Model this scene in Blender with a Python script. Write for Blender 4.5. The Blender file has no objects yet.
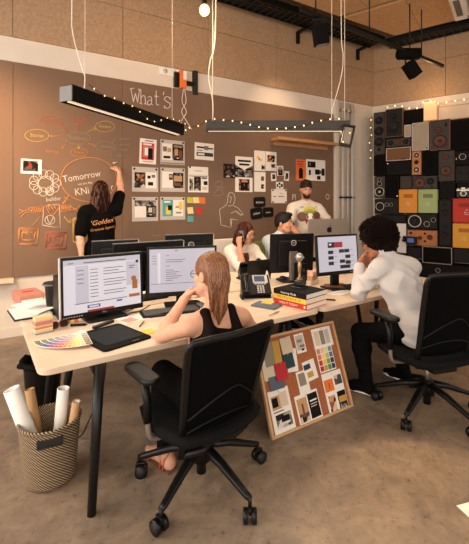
import bpy, bmesh, math, random
import numpy as np
from mathutils import Vector as Vec, Matrix as Mat, Euler
from mathutils.bvhtree import BVHTree

random.seed(7)
rng = np.random.default_rng(5)
S = bpy.context.scene
COL = S.collection
PI = math.pi

# ---------------------------------------------------------------- survey of the place
# Room axes: +x runs along the chalkboard wall, +y towards that wall, z up, metres.
# The camera stands at (0,0,1.5).  These turn a sight line of the photograph into a place.
F, CX, HY, EYE = 380.0, 234.5, 204.0, 1.5
_n = math.hypot(1.696, 1)
CA, SA = 1.696/_n, 1/_n
BACK = 4.96                        # chalkboard wall
RC = Vec((6.055, 4.98, 0))         # corner with the loudspeaker wall, which opens at an obtuse angle
RD, RN = Vec((.391, -.9204, 0)), Vec((-.9204, -.391, 0))   # along that wall, and out of it
RROT = -66.98


def dep(px, py, d):
    X = (px-CX)/F*d
    return Vec((CA*X+SA*d, -SA*X+CA*d, EYE-(py-HY)*d/F))


def at_z(px, py, z):
    return dep(px, py, F*(EYE-z)/(py-HY))


def at_y(px, py, y):
    return dep(px, py, y/(-SA*(px-CX)/F+CA))


def at_r(px, py, off=0.):
    """(along the loudspeaker wall, height) of a sight line, off metres out from that wall"""
    d1 = dep(px, py, 1.)
    dr = Vec((d1.x, d1.y, 0))
    k = ((RC+RN*off).dot(RN))/dr.dot(RN)
    p = dep(px, py, k)
    return (Vec((p.x, p.y, 0))-RC).dot(RD), p.z


# ---------------------------------------------------------------- materials
MATS = {}


def mat(name, col, rough=.5, metal=0., noise=None, col2=None, bump=0., emit=0., sss=0., spec=.5, alpha=1., coat=0., stretch=(1, 1, 1)):
    m = bpy.data.materials.new(name)
    m.use_nodes = True
    nt = m.node_tree
    b = nt.nodes['Principled BSDF']
    c = (*col, 1)
    b.inputs['Base Color'].default_value = c
    b.inputs['Roughness'].default_value = rough
    b.inputs['Metallic'].default_value = metal
    b.inputs['Specular IOR Level'].default_value = spec
    b.inputs['Alpha'].default_value = alpha
    b.inputs['Coat Weight'].default_value = coat
    if sss:
        b.inputs['Subsurface Weight'].default_value = sss
        b.inputs['Subsurface Radius'].default_value = (.012, .004, .002)
    if emit and name.startswith('screen'):
        b.inputs['Base Color'].default_value = (.02, .02, .022, 1)
    if emit:
        b.inputs['Emission Color'].default_value = c
        b.inputs['Emission Strength'].default_value = emit
    if noise:
        tc = nt.nodes.new('ShaderNodeTexCoord')
        mp = nt.nodes.new('ShaderNodeMapping')
        mp.inputs['Scale'].default_value = stretch
        nz = nt.nodes.new('ShaderNodeTexNoise')
        nz.inputs['Scale'].default_value = noise
        nz.inputs['Detail'].default_value = 5
        nz.inputs['Roughness'].default_value = .6
        rp = nt.nodes.new('ShaderNodeValToRGB')
        rp.color_ramp.elements[0].position = .3
        rp.color_ramp.elements[1].position = .7
        rp.color_ramp.elements[0].color = (*(col2 or [x*.8 for x in col]), 1)
        rp.color_ramp.elements[1].color = c
        nt.links.new(tc.outputs['Object'], mp.inputs['Vector'])
        nt.links.new(mp.outputs['Vector'], nz.inputs['Vector'])
        nt.links.new(nz.outputs['Fac'], rp.inputs['Fac'])
        nt.links.new(rp.outputs['Color'], b.inputs['Base Color'])
        if bump:
            bp = nt.nodes.new('ShaderNodeBump')
            bp.inputs['Strength'].default_value = bump
            bp.inputs['Distance'].default_value = .01
            nt.links.new(nz.outputs['Fac'], bp.inputs['Height'])
            nt.links.new(bp.outputs['Normal'], b.inputs['Normal'])
    MATS[name] = m
    return m


def lin(r, g, b):
    f = lambda c: (c/255/12.92) if c <= 10 else ((c/255+.055)/1.055)**2.4
    return (f(r), f(g), f(b))


def M(name):
    return MATS[name]


mat('white_wall', lin(226, 214, 200), .8, noise=3, col2=lin(220, 207, 192))
mat('board', lin(128, 101, 82), .7, noise=1.1, col2=lin(120, 94, 76), spec=.3)
mat('groove', lin(70, 52, 40), .9)
mat('panel', lin(186, 154, 122), .85, noise=34, col2=lin(160, 128, 98), bump=.25)
mat('ceil_panel', lin(206, 164, 116), .85, noise=30, col2=lin(180, 136, 92), bump=.25)
mat('dark_ceiling', lin(20, 16, 13), .9)
mat('birch', lin(228, 205, 180), .42, noise=6, col2=lin(219, 193, 166), stretch=(.3, 3, 1))
mat('birch_edge', lin(196, 156, 116), .55, noise=30, col2=lin(176, 136, 98))
mat('oak', lin(196, 146, 98), .55, noise=12, col2=lin(172, 122, 78), stretch=(.3, 4, 4))
mat('brown_wood', lin(122, 70, 38), .5, noise=9, col2=lin(98, 54, 28), stretch=(3, .4, 3))
mat('orange_wood', lin(196, 120, 58), .5, noise=9, col2=lin(170, 98, 44), stretch=(4, 4, .4))
mat('black_metal', lin(15, 14, 14), .4, .0, spec=.35)
mat('black_plastic', lin(12, 11, 11), .42, spec=.32)
mat('black_gloss', lin(9, 8, 8), .18)
mat('black_matte', lin(11, 9, 9), .85, spec=.15)
mat('dark_cloth', lin(26, 22, 22), .95, noise=260, col2=lin(14, 12, 12), bump=.3)
mat('dark_brown_box', lin(28, 16, 11), .8, spec=.2)
mat('charcoal', lin(44, 41, 40), .6, spec=.3)
mat('grey_plastic', lin(104, 100, 96), .5)
mat('pale_grey', lin(196, 190, 182), .5)
mat('cream', lin(214, 204, 188), .8)
mat('steel', lin(190, 184, 176), .3, .9)
mat('alu', lin(150, 138, 128), .4, .6)
mat('gold', lin(176, 146, 106), .32, .9)
mat('white_paint', lin(238, 234, 228), .6)
mat('paper', lin(240, 232, 222), .85)
mat('paper_grey', lin(196, 186, 176), .6)
mat('ink', lin(22, 19, 19), .85, spec=.2)
mat('ink_grey', lin(120, 112, 106), .8)
mat('skin_light', lin(226, 172, 142), .55, noise=20, col2=lin(216, 158, 128), sss=.12)
mat('skin_mid', lin(206, 148, 116), .55, noise=20, col2=lin(196, 136, 104), sss=.12)
mat('skin_tan', lin(172, 112, 82), .55, noise=20, col2=lin(160, 100, 72), sss=.1)
mat('eye_white', lin(206, 190, 178), .35)
mat('eye_dark', lin(36, 24, 18), .2)
mat('lip', lin(178, 100, 86), .5)
mat('hair_brown', lin(142, 90, 54), .45, noise=60, col2=lin(112, 66, 38))
mat('hair_honey', lin(172, 116, 70), .42, noise=60, col2=lin(140, 90, 54))
mat('hair_deep', lin(108, 64, 38), .5, noise=60, col2=lin(82, 46, 27))
mat('hair_dark', lin(44, 17, 9), .6, noise=60, col2=lin(24, 9, 5), spec=.1)
mat('hair_red', lin(84, 32, 16), .5, noise=60, col2=lin(52, 20, 11), spec=.25)
mat('hair_black', lin(24, 15, 11), .6, noise=80, col2=lin(13, 8, 6), spec=.25)
mat('afro', lin(30, 15, 9), .9, noise=90, col2=lin(12, 6, 4), bump=.8, spec=.12)
mat('shirt_white', lin(214, 207, 203), .9, noise=7, col2=lin(203, 195, 190), bump=.5, spec=.15)
mat('tee_white', lin(222, 208, 192), .9, noise=8, col2=lin(210, 194, 178), bump=.4, spec=.2)
mat('shirt_blue', lin(196, 202, 204), .85, noise=8, col2=lin(180, 186, 190))
mat('tee_black', lin(11, 9, 9), .95, noise=8, col2=lin(7, 6, 6), spec=.1)
mat('tank_top', lin(30, 18, 17), .9, noise=9, col2=lin(22, 13, 12), spec=.1)
mat('jeans_black', lin(15, 14, 15), .95, noise=30, col2=lin(10, 9, 10), spec=.1)
mat('white_cardigan', lin(232, 218, 204), .9, noise=12, col2=lin(220, 202, 186))
mat('sandal', lin(190, 96, 66), .5)
mat('chair_mesh', lin(8, 8, 9), .9, noise=300, col2=lin(4, 4, 4), bump=.3, spec=.08)
mat('chair_pad', lin(22, 21, 22), .95, noise=200, col2=lin(15, 14, 15), bump=.3, spec=.15)
mat('cork', lin(176, 104, 66), .9, noise=60, col2=lin(150, 84, 50), bump=.4)
mat('cork_frame', lin(208, 168, 122), .55, noise=14, col2=lin(190, 148, 104))
mat('kraft', lin(196, 152, 104), .7)
mat('chalk_white', lin(232, 220, 206), .95, noise=40, col2=lin(200, 186, 170))
mat('chalk_orange', lin(208, 150, 98), .95, noise=40, col2=lin(200, 124, 56))
mat('chalk_yellow', lin(216, 184, 104), .95, noise=40, col2=lin(200, 160, 74))
mat('chalk_red', lin(182, 106, 84), .95, noise=40, col2=lin(184, 86, 60))
mat('chalk_grey', lin(160, 150, 134), .95, noise=40, col2=lin(140, 124, 104))
for n_, c_ in dict(red=(200, 44, 34), orange=(228, 116, 46), yellow=(240, 196, 62), lemon=(240, 220, 96), teal=(86, 160, 162), green=(120, 160, 70),
                   olive=(196, 190, 60), pale_yellow=(232, 212, 150), navy=(36, 52, 78), blue=(70, 110, 170), pink=(238, 150, 140), brown=(110, 70, 46),
                   tan=(196, 150, 104), sand=(214, 196, 168), taupe=(142, 128, 112), mustard=(196, 150, 62), dark_green=(26, 58, 62), slate=(86, 96, 112),
                   coral=(196, 130, 110), peach=(232, 184, 152), crimson=(186, 30, 44), purple=(110, 70, 150), magenta=(190, 70, 140), sky=(110, 170, 210),
                   leaf=(60, 140, 80), case_orange=(226, 150, 50), case_green=(168, 184, 122), case_red=(196, 52, 34), case_yellow=(222, 158, 50),
                   slot_orange=(176, 104, 30), slot_green=(112, 128, 84), slot_red=(150, 38, 26), seat_green=(120, 136, 62), skin_print=(206, 150, 120)).items():
    mat(n_, lin(*c_), .7)
mat('grille_pale', lin(186, 170, 152), .9, noise=200, col2=lin(160, 144, 126), bump=.4)
mat('grille_grey', lin(76, 68, 60), .9, noise=200, col2=lin(60, 53, 46), bump=.4)
mat('grille_dark', lin(18, 15, 14), .9, noise=200, col2=lin(11, 9, 8), bump=.4, spec=.15)
mat('grille_brown', lin(136, 96, 62), .9, noise=200, col2=lin(112, 76, 48), bump=.4)
mat('cab_grey', lin(62, 55, 50), .6, spec=.3)
mat('cab_dark', lin(24, 20, 18), .6, spec=.25)
mat('cab_black', lin(11, 9, 8), .7, spec=.2)
mat('cone', lin(11, 9, 8), .55, spec=.25)
mat('cone_brown', lin(96, 52, 28), .5, spec=.3)
mat('ring_silver', lin(212, 202, 188), .35, .5)
mat('screen_white', lin(222, 211, 214), .35, emit=.92)
mat('screen_grey', lin(204, 194, 202), .35, emit=.84)
mat('screen_line', lin(140, 138, 152), .4, emit=.3)
mat('screen_dark', lin(50, 46, 50), .4, emit=.1)
mat('screen_red', lin(206, 50, 62), .4, emit=.5)
mat('screen_orange', lin(216, 120, 40), .4, emit=.5)
mat('screen_blue', lin(70, 110, 190), .4, emit=.4)
mat('screen_lcd', lin(84, 112, 160), .4, emit=.3)
mat('lamp_glow', (1, .78, .5), .5, emit=4)
mat('led_glow', (1, .8, .58), .5, emit=.5)
mat('bulb_glow', (1, .6, .25), .5, emit=3)
mat('fairy_glow', (1, .62, .28), .5, emit=2.6)
mat('lamp_grey', lin(62, 57, 52), .6)  # black housing, lightened in its colour for the light on its front
mat('hair_chestnut', lin(50, 28, 17), .55, noise=60, col2=lin(30, 17, 11), spec=.25)
mat('shade_glow', lin(236, 190, 136), .7, emit=.35)
mat('tablet_face', lin(15, 15, 18), .5, spec=.15)
mat('glass_dark', lin(60, 62, 66), .1)
mat('cable_white', lin(226, 214, 200), .6)
mat('cable_black', lin(18, 17, 17), .6)


def photo_material(name, stops, scale):
    """a printed photograph: blotches of a few colours"""
    m = bpy.data.materials.new(name)
    m.use_nodes = True
    nt = m.node_tree
    b = nt.nodes['Principled BSDF']
    b.inputs['Roughness'].default_value = .6
    b.inputs['Specular IOR Level'].default_value = .2
    tc = nt.nodes.new('ShaderNodeTexCoord')
    vo = nt.nodes.new('ShaderNodeTexVoronoi')
    vo.inputs['Scale'].default_value = scale
    sp = nt.nodes.new('ShaderNodeSeparateColor')
    rp = nt.nodes.new('ShaderNodeValToRGB')
    rp.color_ramp.interpolation = 'CONSTANT'
    e = rp.color_ramp.elements
    while len(e) < len(stops):
        e.new(.5)
    for k, (p, c) in enumerate(stops):
        e[k].position = p
        e[k].color = (*lin(*c), 1)
    nt.links.new(tc.outputs['Object'], vo.inputs['Vector'])
    nt.links.new(vo.outputs['Color'], sp.inputs['Color'])
    nt.links.new(sp.outputs[0], rp.inputs['Fac'])
    nt.links.new(rp.outputs[0], b.inputs['Base Color'])
    MATS[name] = m


photo_material('photo_dark', [(0, (18, 15, 15)), (.45, (40, 30, 26)), (.62, (110, 78, 58)), (.76, (70, 74, 84)), (.88, (206, 186, 164))], 26)
photo_material('photo_warm', [(0, (60, 34, 24)), (.3, (150, 92, 58)), (.55, (206, 150, 108)), (.75, (30, 22, 20)), (.9, (226, 196, 160))], 24)
photo_material('photo_grey', [(0, (60, 58, 58)), (.25, (120, 114, 108)), (.5, (176, 168, 158)), (.7, (34, 30, 30)), (.85, (220, 210, 198))], 24)


def floor_material():
    m = bpy.data.materials.new('concrete_floor')
    m.use_nodes = True
    nt = m.node_tree
    L = nt.links.new
    b = nt.nodes['Principled BSDF']
    tc = nt.nodes.new('ShaderNodeTexCoord')

    def noise(scale, detail=6, rough=.6, dist=0.):
        n = nt.nodes.new('ShaderNodeTexNoise')
        n.inputs['Scale'].default_value = scale
        n.inputs['Detail'].default_value = detail
        n.inputs['Roughness'].default_value = rough
        n.inputs['Distortion'].default_value = dist
        L(tc.outputs['Object'], n.inputs['Vector'])
        return n

    def ramp(src, stops):
        r = nt.nodes.new('ShaderNodeValToRGB')
        e = r.color_ramp.elements
        while len(e) < len(stops):
            e.new(.5)
        for k, (p, c) in enumerate(stops):
            e[k].position = p
            e[k].color = (*lin(*c), 1)
        L(src, r.inputs['Fac'])
        return r
    big = ramp(noise(.55, 5, .55, .4).outputs['Fac'], [(.32, (140, 124, 108)), (.5, (158, 136, 115)), (.68, (176, 146, 118))])
    mid = ramp(noise(3.2, 8, .65, 1.2).outputs['Fac'], [(.32, (98, 88, 78)), (.5, (158, 137, 116)), (.7, (206, 178, 146))])
    fine = ramp(noise(26, 6, .7).outputs['Fac'], [(.3, (120, 116, 112)), (.42, (214, 212, 210)), (.75, (236, 236, 236))])
    # orange-brown stain and warm light painted in, growing towards the loudspeaker wall
    sp = nt.nodes.new('ShaderNodeSeparateXYZ')
    L(tc.outputs['Object'], sp.inputs[0])
    mr = nt.nodes.new('ShaderNodeMapRange')
    mr.inputs['From Min'].default_value = 2.2
    mr.inputs['From Max'].default_value = 5.2
    L(sp.outputs['X'], mr.inputs['Value'])
    warm = nt.nodes.new('ShaderNodeMix')
    warm.data_type = 'RGBA'
    mixa = nt.nodes.new('ShaderNodeMix')
    mixa.data_type = 'RGBA'
    mixa.inputs[0].default_value = .5
    L(big.outputs[0], mixa.inputs[6])
    L(mid.outputs[0], mixa.inputs[7])
    L(mr.outputs[0], warm.inputs[0])
    L(mixa.outputs[2], warm.inputs[6])
    tint = nt.nodes.new('ShaderNodeMix')
    tint.data_type = 'RGBA'
    tint.blend_type = 'MULTIPLY'
    tint.inputs[0].default_value = 1
    L(mixa.outputs[2], tint.inputs[6])
    tint.inputs[7].default_value = (1.05, .76, .54, 1)
    L(tint.outputs[2], warm.inputs[7])
    fin = nt.nodes.new('ShaderNodeMix')
    fin.data_type = 'RGBA'
    fin.blend_type = 'MULTIPLY'
    fin.inputs[0].default_value = .85
    L(warm.outputs[2], fin.inputs[6])
    L(fine.outputs[0], fin.inputs[7])
    L(fin.outputs[2], b.inputs['Base Color'])
    rr = nt.nodes.new('ShaderNodeMapRange')
    rr.inputs['To Min'].default_value = .32
    rr.inputs['To Max'].default_value = .6
    L(noise(4, 5).outputs['Fac'], rr.inputs['Value'])
    L(rr.outputs[0], b.inputs['Roughness'])
    MATS['concrete_floor'] = m


floor_material()


def basket_material():
    m = bpy.data.materials.new('basket_weave')
    m.use_nodes = True
    nt = m.node_tree
    L = nt.links.new
    b = nt.nodes['Principled BSDF']
    tc = nt.nodes.new('ShaderNodeTexCoord')
    sp = nt.nodes.new('ShaderNodeSeparateXYZ')
    L(tc.outputs['Object'], sp.inputs[0])

    def mth(op, a, bb=None):
        n = nt.nodes.new('ShaderNodeMath')
        n.operation = op
        for i, x in enumerate((a, bb)):
            if x is None:
                continue
            if isinstance(x, (int, float)):
                n.inputs[i].default_value = x
            else:
                L(x, n.inputs[i])
        return n.outputs[0]
    ang = mth('ARCTAN2', sp.outputs['Y'], sp.outputs['X'])
    diag = mth('SINE', mth('ADD', mth('MULTIPLY', ang, 52), mth('MULTIPLY', sp.outputs['Z'], 430)))
    cross = mth('SINE', mth('MULTIPLY', ang, 96))
    rows = mth('SINE', mth('MULTIPLY', sp.outputs['Z'], 640))
    tot = mth('ADD', mth('MULTIPLY', diag, 1.1), mth('MULTIPLY', mth('MULTIPLY', cross, rows), .55))
    rp = nt.nodes.new('ShaderNodeValToRGB')
    rp.color_ramp.elements[0].position = .3
    rp.color_ramp.elements[1].position = .62
    rp.color_ramp.elements[0].color = (*lin(40, 34, 30), 1)
    rp.color_ramp.elements[1].color = (*lin(184, 156, 122), 1)
    L(mth('ADD', mth('MULTIPLY', tot, .3), .5), rp.inputs['Fac'])
    L(rp.outputs[0], b.inputs['Base Color'])
    b.inputs['Roughness'].default_value = .8
    bp = nt.nodes.new('ShaderNodeBump')
    bp.inputs['Strength'].default_value = .6
    bp.inputs['Distance'].default_value = .004
    L(tot, bp.inputs['Height'])
    L(bp.outputs[0], b.inputs['Normal'])
    MATS['basket_weave'] = m


basket_material()


# ---------------------------------------------------------------- mesh building
_TEXT = {}


def text_mesh(s, size, align='CENTER', thin=0.):
    key = (s, size, align, thin)
    if key not in _TEXT:
        cu = bpy.data.curves.new('lettering', 'FONT')
        cu.body = s
        cu.size = size
        cu.align_x = align
        cu.align_y = 'CENTER'
        cu.resolution_u = 2
        cu.offset = thin
        ob = bpy.data.objects.new('lettering', cu)
        me = bpy.data.meshes.new_from_object(ob)
        _TEXT[key] = ([v.co.copy() for v in me.vertices], [tuple(p.vertices) for p in me.polygons])
        bpy.data.objects.remove(ob)
        bpy.data.curves.remove(cu)
        bpy.data.meshes.remove(me)
    return _TEXT[key]


def frame_m(o, x, y, z):
    m = Mat.Identity(4)
    for i, a in enumerate((x, y, z)):
        m[0][i], m[1][i], m[2][i] = a
    m[0][3], m[1][3], m[2][3] = o
    return m


def TR(x=0, y=0, z=0, rx=0, ry=0, rz=0):
    return Mat.Translation((x, y, z)) @ Euler((math.radians(rx), math.radians(ry), math.radians(rz))).to_matrix().to_4x4()


class MB:
    def __init__(self, m=None):
        self.v, self.f, self.mi, self.sm, self.mats = [], [], [], [], []
        self.T = m or Mat.Identity(4)

    def add(self, vs, fs, mt, smooth=False, T=None):
        if mt not in self.mats:
            self.mats.append(mt)
        k = self.mats.index(mt)
        o = len(self.v)
        X = self.T if T is None else self.T @ T
        self.v += [X @ Vec(p) for p in vs]
        self.f += [tuple(i+o for i in f) for f in fs]
        self.mi += [k]*len(fs)
        self.sm += [smooth]*len(fs)
        return self

    def box(self, c, s, mt, T=None, bev=0., seg=2):
        bm = bmesh.new()
        bmesh.ops.create_cube(bm, size=1)
        for v in bm.verts:
            v.co = Vec((v.co.x*s[0]+c[0], v.co.y*s[1]+c[1], v.co.z*s[2]+c[2]))
        if bev:
            bmesh.ops.bevel(bm, geom=bm.edges[:], offset=min(bev, .45*min(s)), segments=seg, profile=.5, affect='EDGES')
        self._bm(bm, mt, False, T)
        return self

    def _bm(self, bm, mt, smooth, T):
        bm.verts.index_update()
        self.add([v.co.copy() for v in bm.verts], [tuple(v.index for v in f.verts) for f in bm.faces], mt, smooth, T)
        bm.free()

    def prism(self, poly, z0, z1, mt, T=None, bev=0.):
        bm = bmesh.new()
        lo = [bm.verts.new((p[0], p[1], z0)) for p in poly]
        f = bm.faces.new(lo)
        bm.normal_update()
        if f.normal.z > 0:
            f.normal_flip()
        r = bmesh.ops.extrude_face_region(bm, geom=[f])
        for e in r['geom']:
            if isinstance(e, bmesh.types.BMVert):
                e.co.z = z1
        bmesh.ops.recalc_face_normals(bm, faces=bm.faces)
        if bev:
            ed = [e for e in bm.edges if abs(e.verts[0].co.z-e.verts[1].co.z) < 1e-6]
            bmesh.ops.bevel(bm, geom=ed, offset=bev, segments=2, profile=.5, affect='EDGES')
        self._bm(bm, mt, False, T)
        return self

    def tube(self, pts, r, mt, n=8, T=None, smooth=True, flat=1.):
        pts = [Vec(p) for p in pts]
        k = len(pts)
        rs = r if isinstance(r, (list, tuple)) else [r]*k
        vs, fs = [], []
        up = None
        for i in range(k):
            d = (pts[min(i+1, k-1)]-pts[max(i-1, 0)])
            d = d.normalized() if d.length > 1e-9 else Vec((0, 0, 1))
            if up is None:
                up = Vec((0, 0, 1)) if abs(d.z) < .9 else Vec((0, 1, 0))
            a = d.cross(up)
            a = a.normalized() if a.length > 1e-6 else d.orthogonal().normalized()
            up = a.cross(d)
            for j in range(n):
                t = 2*PI*j/n
                vs.append(pts[i]+a*math.cos(t)*rs[i]+up*math.sin(t)*rs[i]*flat)
        for i in range(k-1):
            for j in range(n):
                fs.append((i*n+j, i*n+(j+1) % n, (i+1)*n+(j+1) % n, (i+1)*n+j))
        fs.append(tuple(range(n-1, -1, -1)))
        fs.append(tuple((k-1)*n+j for j in range(n)))
        return self.add(vs, fs, mt, smooth, T)

    def cyl(self, p0, p1, r0, mt, r1=None, n=16, T=None, smooth=True):
        return self.tube([p0, p1], [r0, r0 if r1 is None else r1], mt, n, T, smooth)

    def lathe(self, prof, mt, n=24, T=None, smooth=True):
        vs, fs = [], []
        for (r, z) in prof:
            for j in range(n):
                t = 2*PI*j/n
                vs.append((r*math.cos(t), r*math.sin(t), z))
        for i in range(len(prof)-1):
            for j in range(n):
                fs.append((i*n+j, i*n+(j+1) % n, (i+1)*n+(j+1) % n, (i+1)*n+j))
        return self.add(vs, fs, mt, smooth, T)

    def ell(self, c, r, mt, T=None, sub=2):
        bm = bmesh.new()
        bmesh.ops.create_icosphere(bm, subdivisions=sub, radius=1)
        r = (r, r, r) if isinstance(r, (int, float)) else r
        for v in bm.verts:
            v.co = Vec((v.co.x*r[0]+c[0], v.co.y*r[1]+c[1], v.co.z*r[2]+c[2]))
        self._bm(bm, mt, True, T)
        return self

    def text(self, s, size, T, mt, align='CENTER', thin=0.):
        v, f = text_mesh(s, size, align, thin)
        return self.add(v, f, mt, False, T)

    def mesh(self, name):
        me = bpy.data.meshes.new(name)
        me.from_pydata([tuple(p) for p in self.v], [], self.f)
        for t in self.mats:
            me.materials.append(M(t))
        me.polygons.foreach_set('material_index', self.mi)
        me.polygons.foreach_set('use_smooth', self.sm)
        me.update()
        return me

    def build(self, name, parent=None, label=None):
        o = bpy.data.objects.new(name, self.mesh(name))
        COL.objects.link(o)
        if parent is not None:
            o.parent = parent
        if label:
            o['label'] = label
        return o


def tag(o, label, cat, group=None, kind=None):
    if label:
        o['label'] = label
    if cat:
        o['category'] = cat
    if group:
        o['group'] = group
    if kind:
        o['kind'] = kind
    return o


def thing(name, label, cat, loc=(0, 0, 0), rz=0., group=None):
    o = bpy.data.objects.new(name, None)
    COL.objects.link(o)
    o.empty_display_size = .1
    o.location = loc
    o.rotation_euler = (0, 0, math.radians(rz))
    return tag(o, label, cat, group)


def single(mb, name, label, cat, loc=(0, 0, 0), rz=0., group=None):
    o = mb.build(name)
    o.location = loc
    o.rotation_euler = (0, 0, math.radians(rz))
    return tag(o, label, cat, group)


def struct(mb, name, parent=None):
    o = mb.build(name, parent)
    o['kind'] = 'structure'
    return o


def arc(c, r, a0, a1, n=10, rx=None):
    rx = rx or r
    return [(c[0]+rx*math.cos(a0+(a1-a0)*i/n), c[1]+r*math.sin(a0+(a1-a0)*i/n)) for i in range(n+1)]


def rrect(w, h, r, n=5, cx=0, cy=0):
    out = []
    for (sx, sy, a) in ((1, 1, 0), (-1, 1, PI/2), (-1, -1, PI), (1, -1, 3*PI/2)):
        out += [(cx+sx*(w/2-r)+r*math.cos(a+PI/2*i/n), cy+sy*(h/2-r)+r*math.sin(a+PI/2*i/n)) for i in range(n+1)]
    return out


def smooth_path(pts, n=6):
    pts = [Vec(p) for p in pts]
    out = []
    for i in range(len(pts)-1):
        p0, p1, p2, p3 = pts[max(i-1, 0)], pts[i], pts[i+1], pts[min(i+2, len(pts)-1)]
        for j in range(n):
            t = j/n
            out.append(.5*((2*p1)+(p2-p0)*t+(2*p0-5*p1+4*p2-p3)*t*t+(3*p1-p0-3*p2+p3)*t**3))
    out.append(pts[-1])
    return out

# ================================================================ THE ROOM
X0, Y0, ZT = -2.6, -2.8, 4.95
struct(MB().box(((X0+9.7)/2, (Y0+6.8)/2, -.05), (9.7-X0+.2, 6.8-Y0+.2, .1), 'concrete_floor'), 'floor')
struct(MB().box(((X0+9.7)/2, (Y0+6.8)/2, ZT+.05), (9.7-X0+.2, 6.8-Y0+.2, .1), 'dark_ceiling'), 'ceiling')
struct(MB().box(((X0+6.3)/2, BACK+.12, ZT/2), (6.3-X0, .2, ZT), 'white_wall'), 'wall_back')
RW = frame_m(RC, RD, -RN, (0, 0, 1))          # local frame of the loudspeaker wall: x along it, -y out of it
struct(MB(RW).box((4.3, .1, ZT/2), (8.7, .2, ZT), 'white_wall'), 'wall_right')


def wall_with_added_openings(name, axis, pos, lo, hi, holes, z0, z1):
    mb = MB()
    t = .2

    def blk(a, b, c, d):
        if axis == 'y':
            mb.box(((a+b)/2, pos, (c+d)/2), (b-a, t, d-c), 'white_wall')
        else:
            mb.box((pos, (a+b)/2, (c+d)/2), (t, b-a, d-c), 'white_wall')
    blk(lo, hi, 0, z0)
    blk(lo, hi, z1, ZT)
    e = [lo]+[q for h in holes for q in h]+[hi]
    for i in range(0, len(e), 2):
        blk(e[i], e[i+1], z0, z1)
    struct(mb, name)


WF = [(-1.6, 1.2), (2.0, 4.8), (5.6, 8.4)]  # unseen openings in these walls, added to carry the fill lights
WL = [(-2.0, .6), (1.4, 4.2)]
wall_with_added_openings('wall_front', 'y', Y0, X0, 9.6, WF, .8, 3.6)
wall_with_added_openings('wall_left', 'x', X0, Y0, BACK+.02, WL, .8, 3.6)
wn = 0
for axis, pos, hs in (('y', Y0, WF), ('x', X0, WL)):
    for (a, b) in hs:
        wn += 1
        fr = MB()
        for (c, s_) in (((a+b)/2, (b-a)), ):
            for z in (.84, 2.7, 3.56):
                fr.box((c, pos, z) if axis == 'y' else (pos, c, z), (s_, .08, .08) if axis == 'y' else (.08, s_, .08), 'charcoal')
        for c in (a+.04, (a+b)/2, b-.04):
            fr.box((c, pos, 2.2) if axis == 'y' else (pos, c, 2.2), (.08, .08, 2.8), 'charcoal')
        struct(fr, 'window_%d' % wn)  # frame of an unseen opening, added for the fill lights

PS = at_r(446, 60)[0]      # first joint of the panels on the loudspeaker wall
# wood-wool panels above the white band, on both walls
pb, pr = MB(), MB(RW)
for z0, z1 in ((3.385, 4.03), (4.036, 4.68), (4.686, 4.94)):
    x = .025-1.227*2
    while x < 6.0:
        b = min(x+1.221, 6.05)
        pb.box(((x+b)/2, BACK+.005, (z0+z1)/2), (b-x, .03, z1-z0), 'panel', bev=.003, seg=1)
        x += 1.227
    for k in range(6):
        x0_ = .02 if k == 0 else PS+1.227*(k-1)
        x1_ = PS+1.227*k-.006
        pr.box(((x0_+x1_)/2, -.015, (z0+z1)/2), (x1_-x0_, .03, z1-z0), 'panel', bev=.003, seg=1)
struct(pb, 'trim_1')
struct(pr, 'trim_2')
# ceiling rafts: skewed boards that follow the loudspeaker wall
cr = MB()
U = Vec((1, 0, 0))
A0 = Vec((4.571, 4.31, 0))
for k in range(4):
    o_ = A0-U*(1.335*k)
    L0 = 0
    for (n0, n1) in ((.0, .0), ):
        q = [o_, o_+U*1.225]
        t0 = .40/.9204
        e1, e0 = q[1]+RD*.42, q[0]+RD*(.42+1.225*.391)
        cr.prism([tuple(q[0][:2]), tuple(e0[:2]), tuple(e1[:2]), tuple(q[1][:2])], 4.45, 4.5, 'ceil_panel')
        for j in range(3):
            f1, f0 = e1+RD*.006, e0+RD*.006
            e1, e0 = f1+RD*1.22, f0+RD*1.22
            cr.prism([tuple(f0[:2]), tuple(e0[:2]), tuple(e1[:2]), tuple(f1[:2])], 4.45, 4.5, 'ceil_panel')
struct(cr, 'trim_3')
struct(MB().box((1.7, BACK+.011, .05), (8.5, .018, .1), 'white_wall'), 'baseboard_back')

# ---------------------------------------------------------------- chalkboard and its drawings
BX0, BX1, BZ0, BZ1 = -2.3, 4.98, .668, 3.105
board = thing('chalkboard', 'huge brown chalkboard covering the wall behind the desks, full of chalk doodles', 'chalkboard', (0, BACK, 0))
bb = MB()
xs = [BX0, -1.195, .025, 1.245, 2.465, 3.685, BX1]
for a, b in zip(xs[:-1], xs[1:]):
    g = .003 if .025 in (a, b) else .0
    bb.box(((a+b)/2, .0095, (BZ0+BZ1)/2), (b-a-2*g, .017, BZ1-BZ0), 'board')
bb.build('board_panel', board)


def bp(px, py, off=-.001):
    p = at_y(px, py, BACK+off)
    return Vec((p.x, off, p.z))


def stroke(mb, pts, mt, w=.0031, n=5, close=False):
    pp = smooth_path([bp(*p) for p in pts], 5) if len(pts) > 2 else [bp(*p) for p in pts]
    mb.tube(pp, w, mt, n)


def oval(mb, cx, cy, rx, ry, mt, w=.0034, tilt=0., k=20):
    pts = []
    for i in range(k+1):
        t = 2*PI*i/k
        x, y = rx*math.cos(t), ry*math.sin(t)
        pts.append((cx+x*math.cos(tilt)-y*math.sin(tilt), cy+x*math.sin(tilt)+y*math.cos(tilt)))
    stroke(mb, pts, mt, w)


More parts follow.
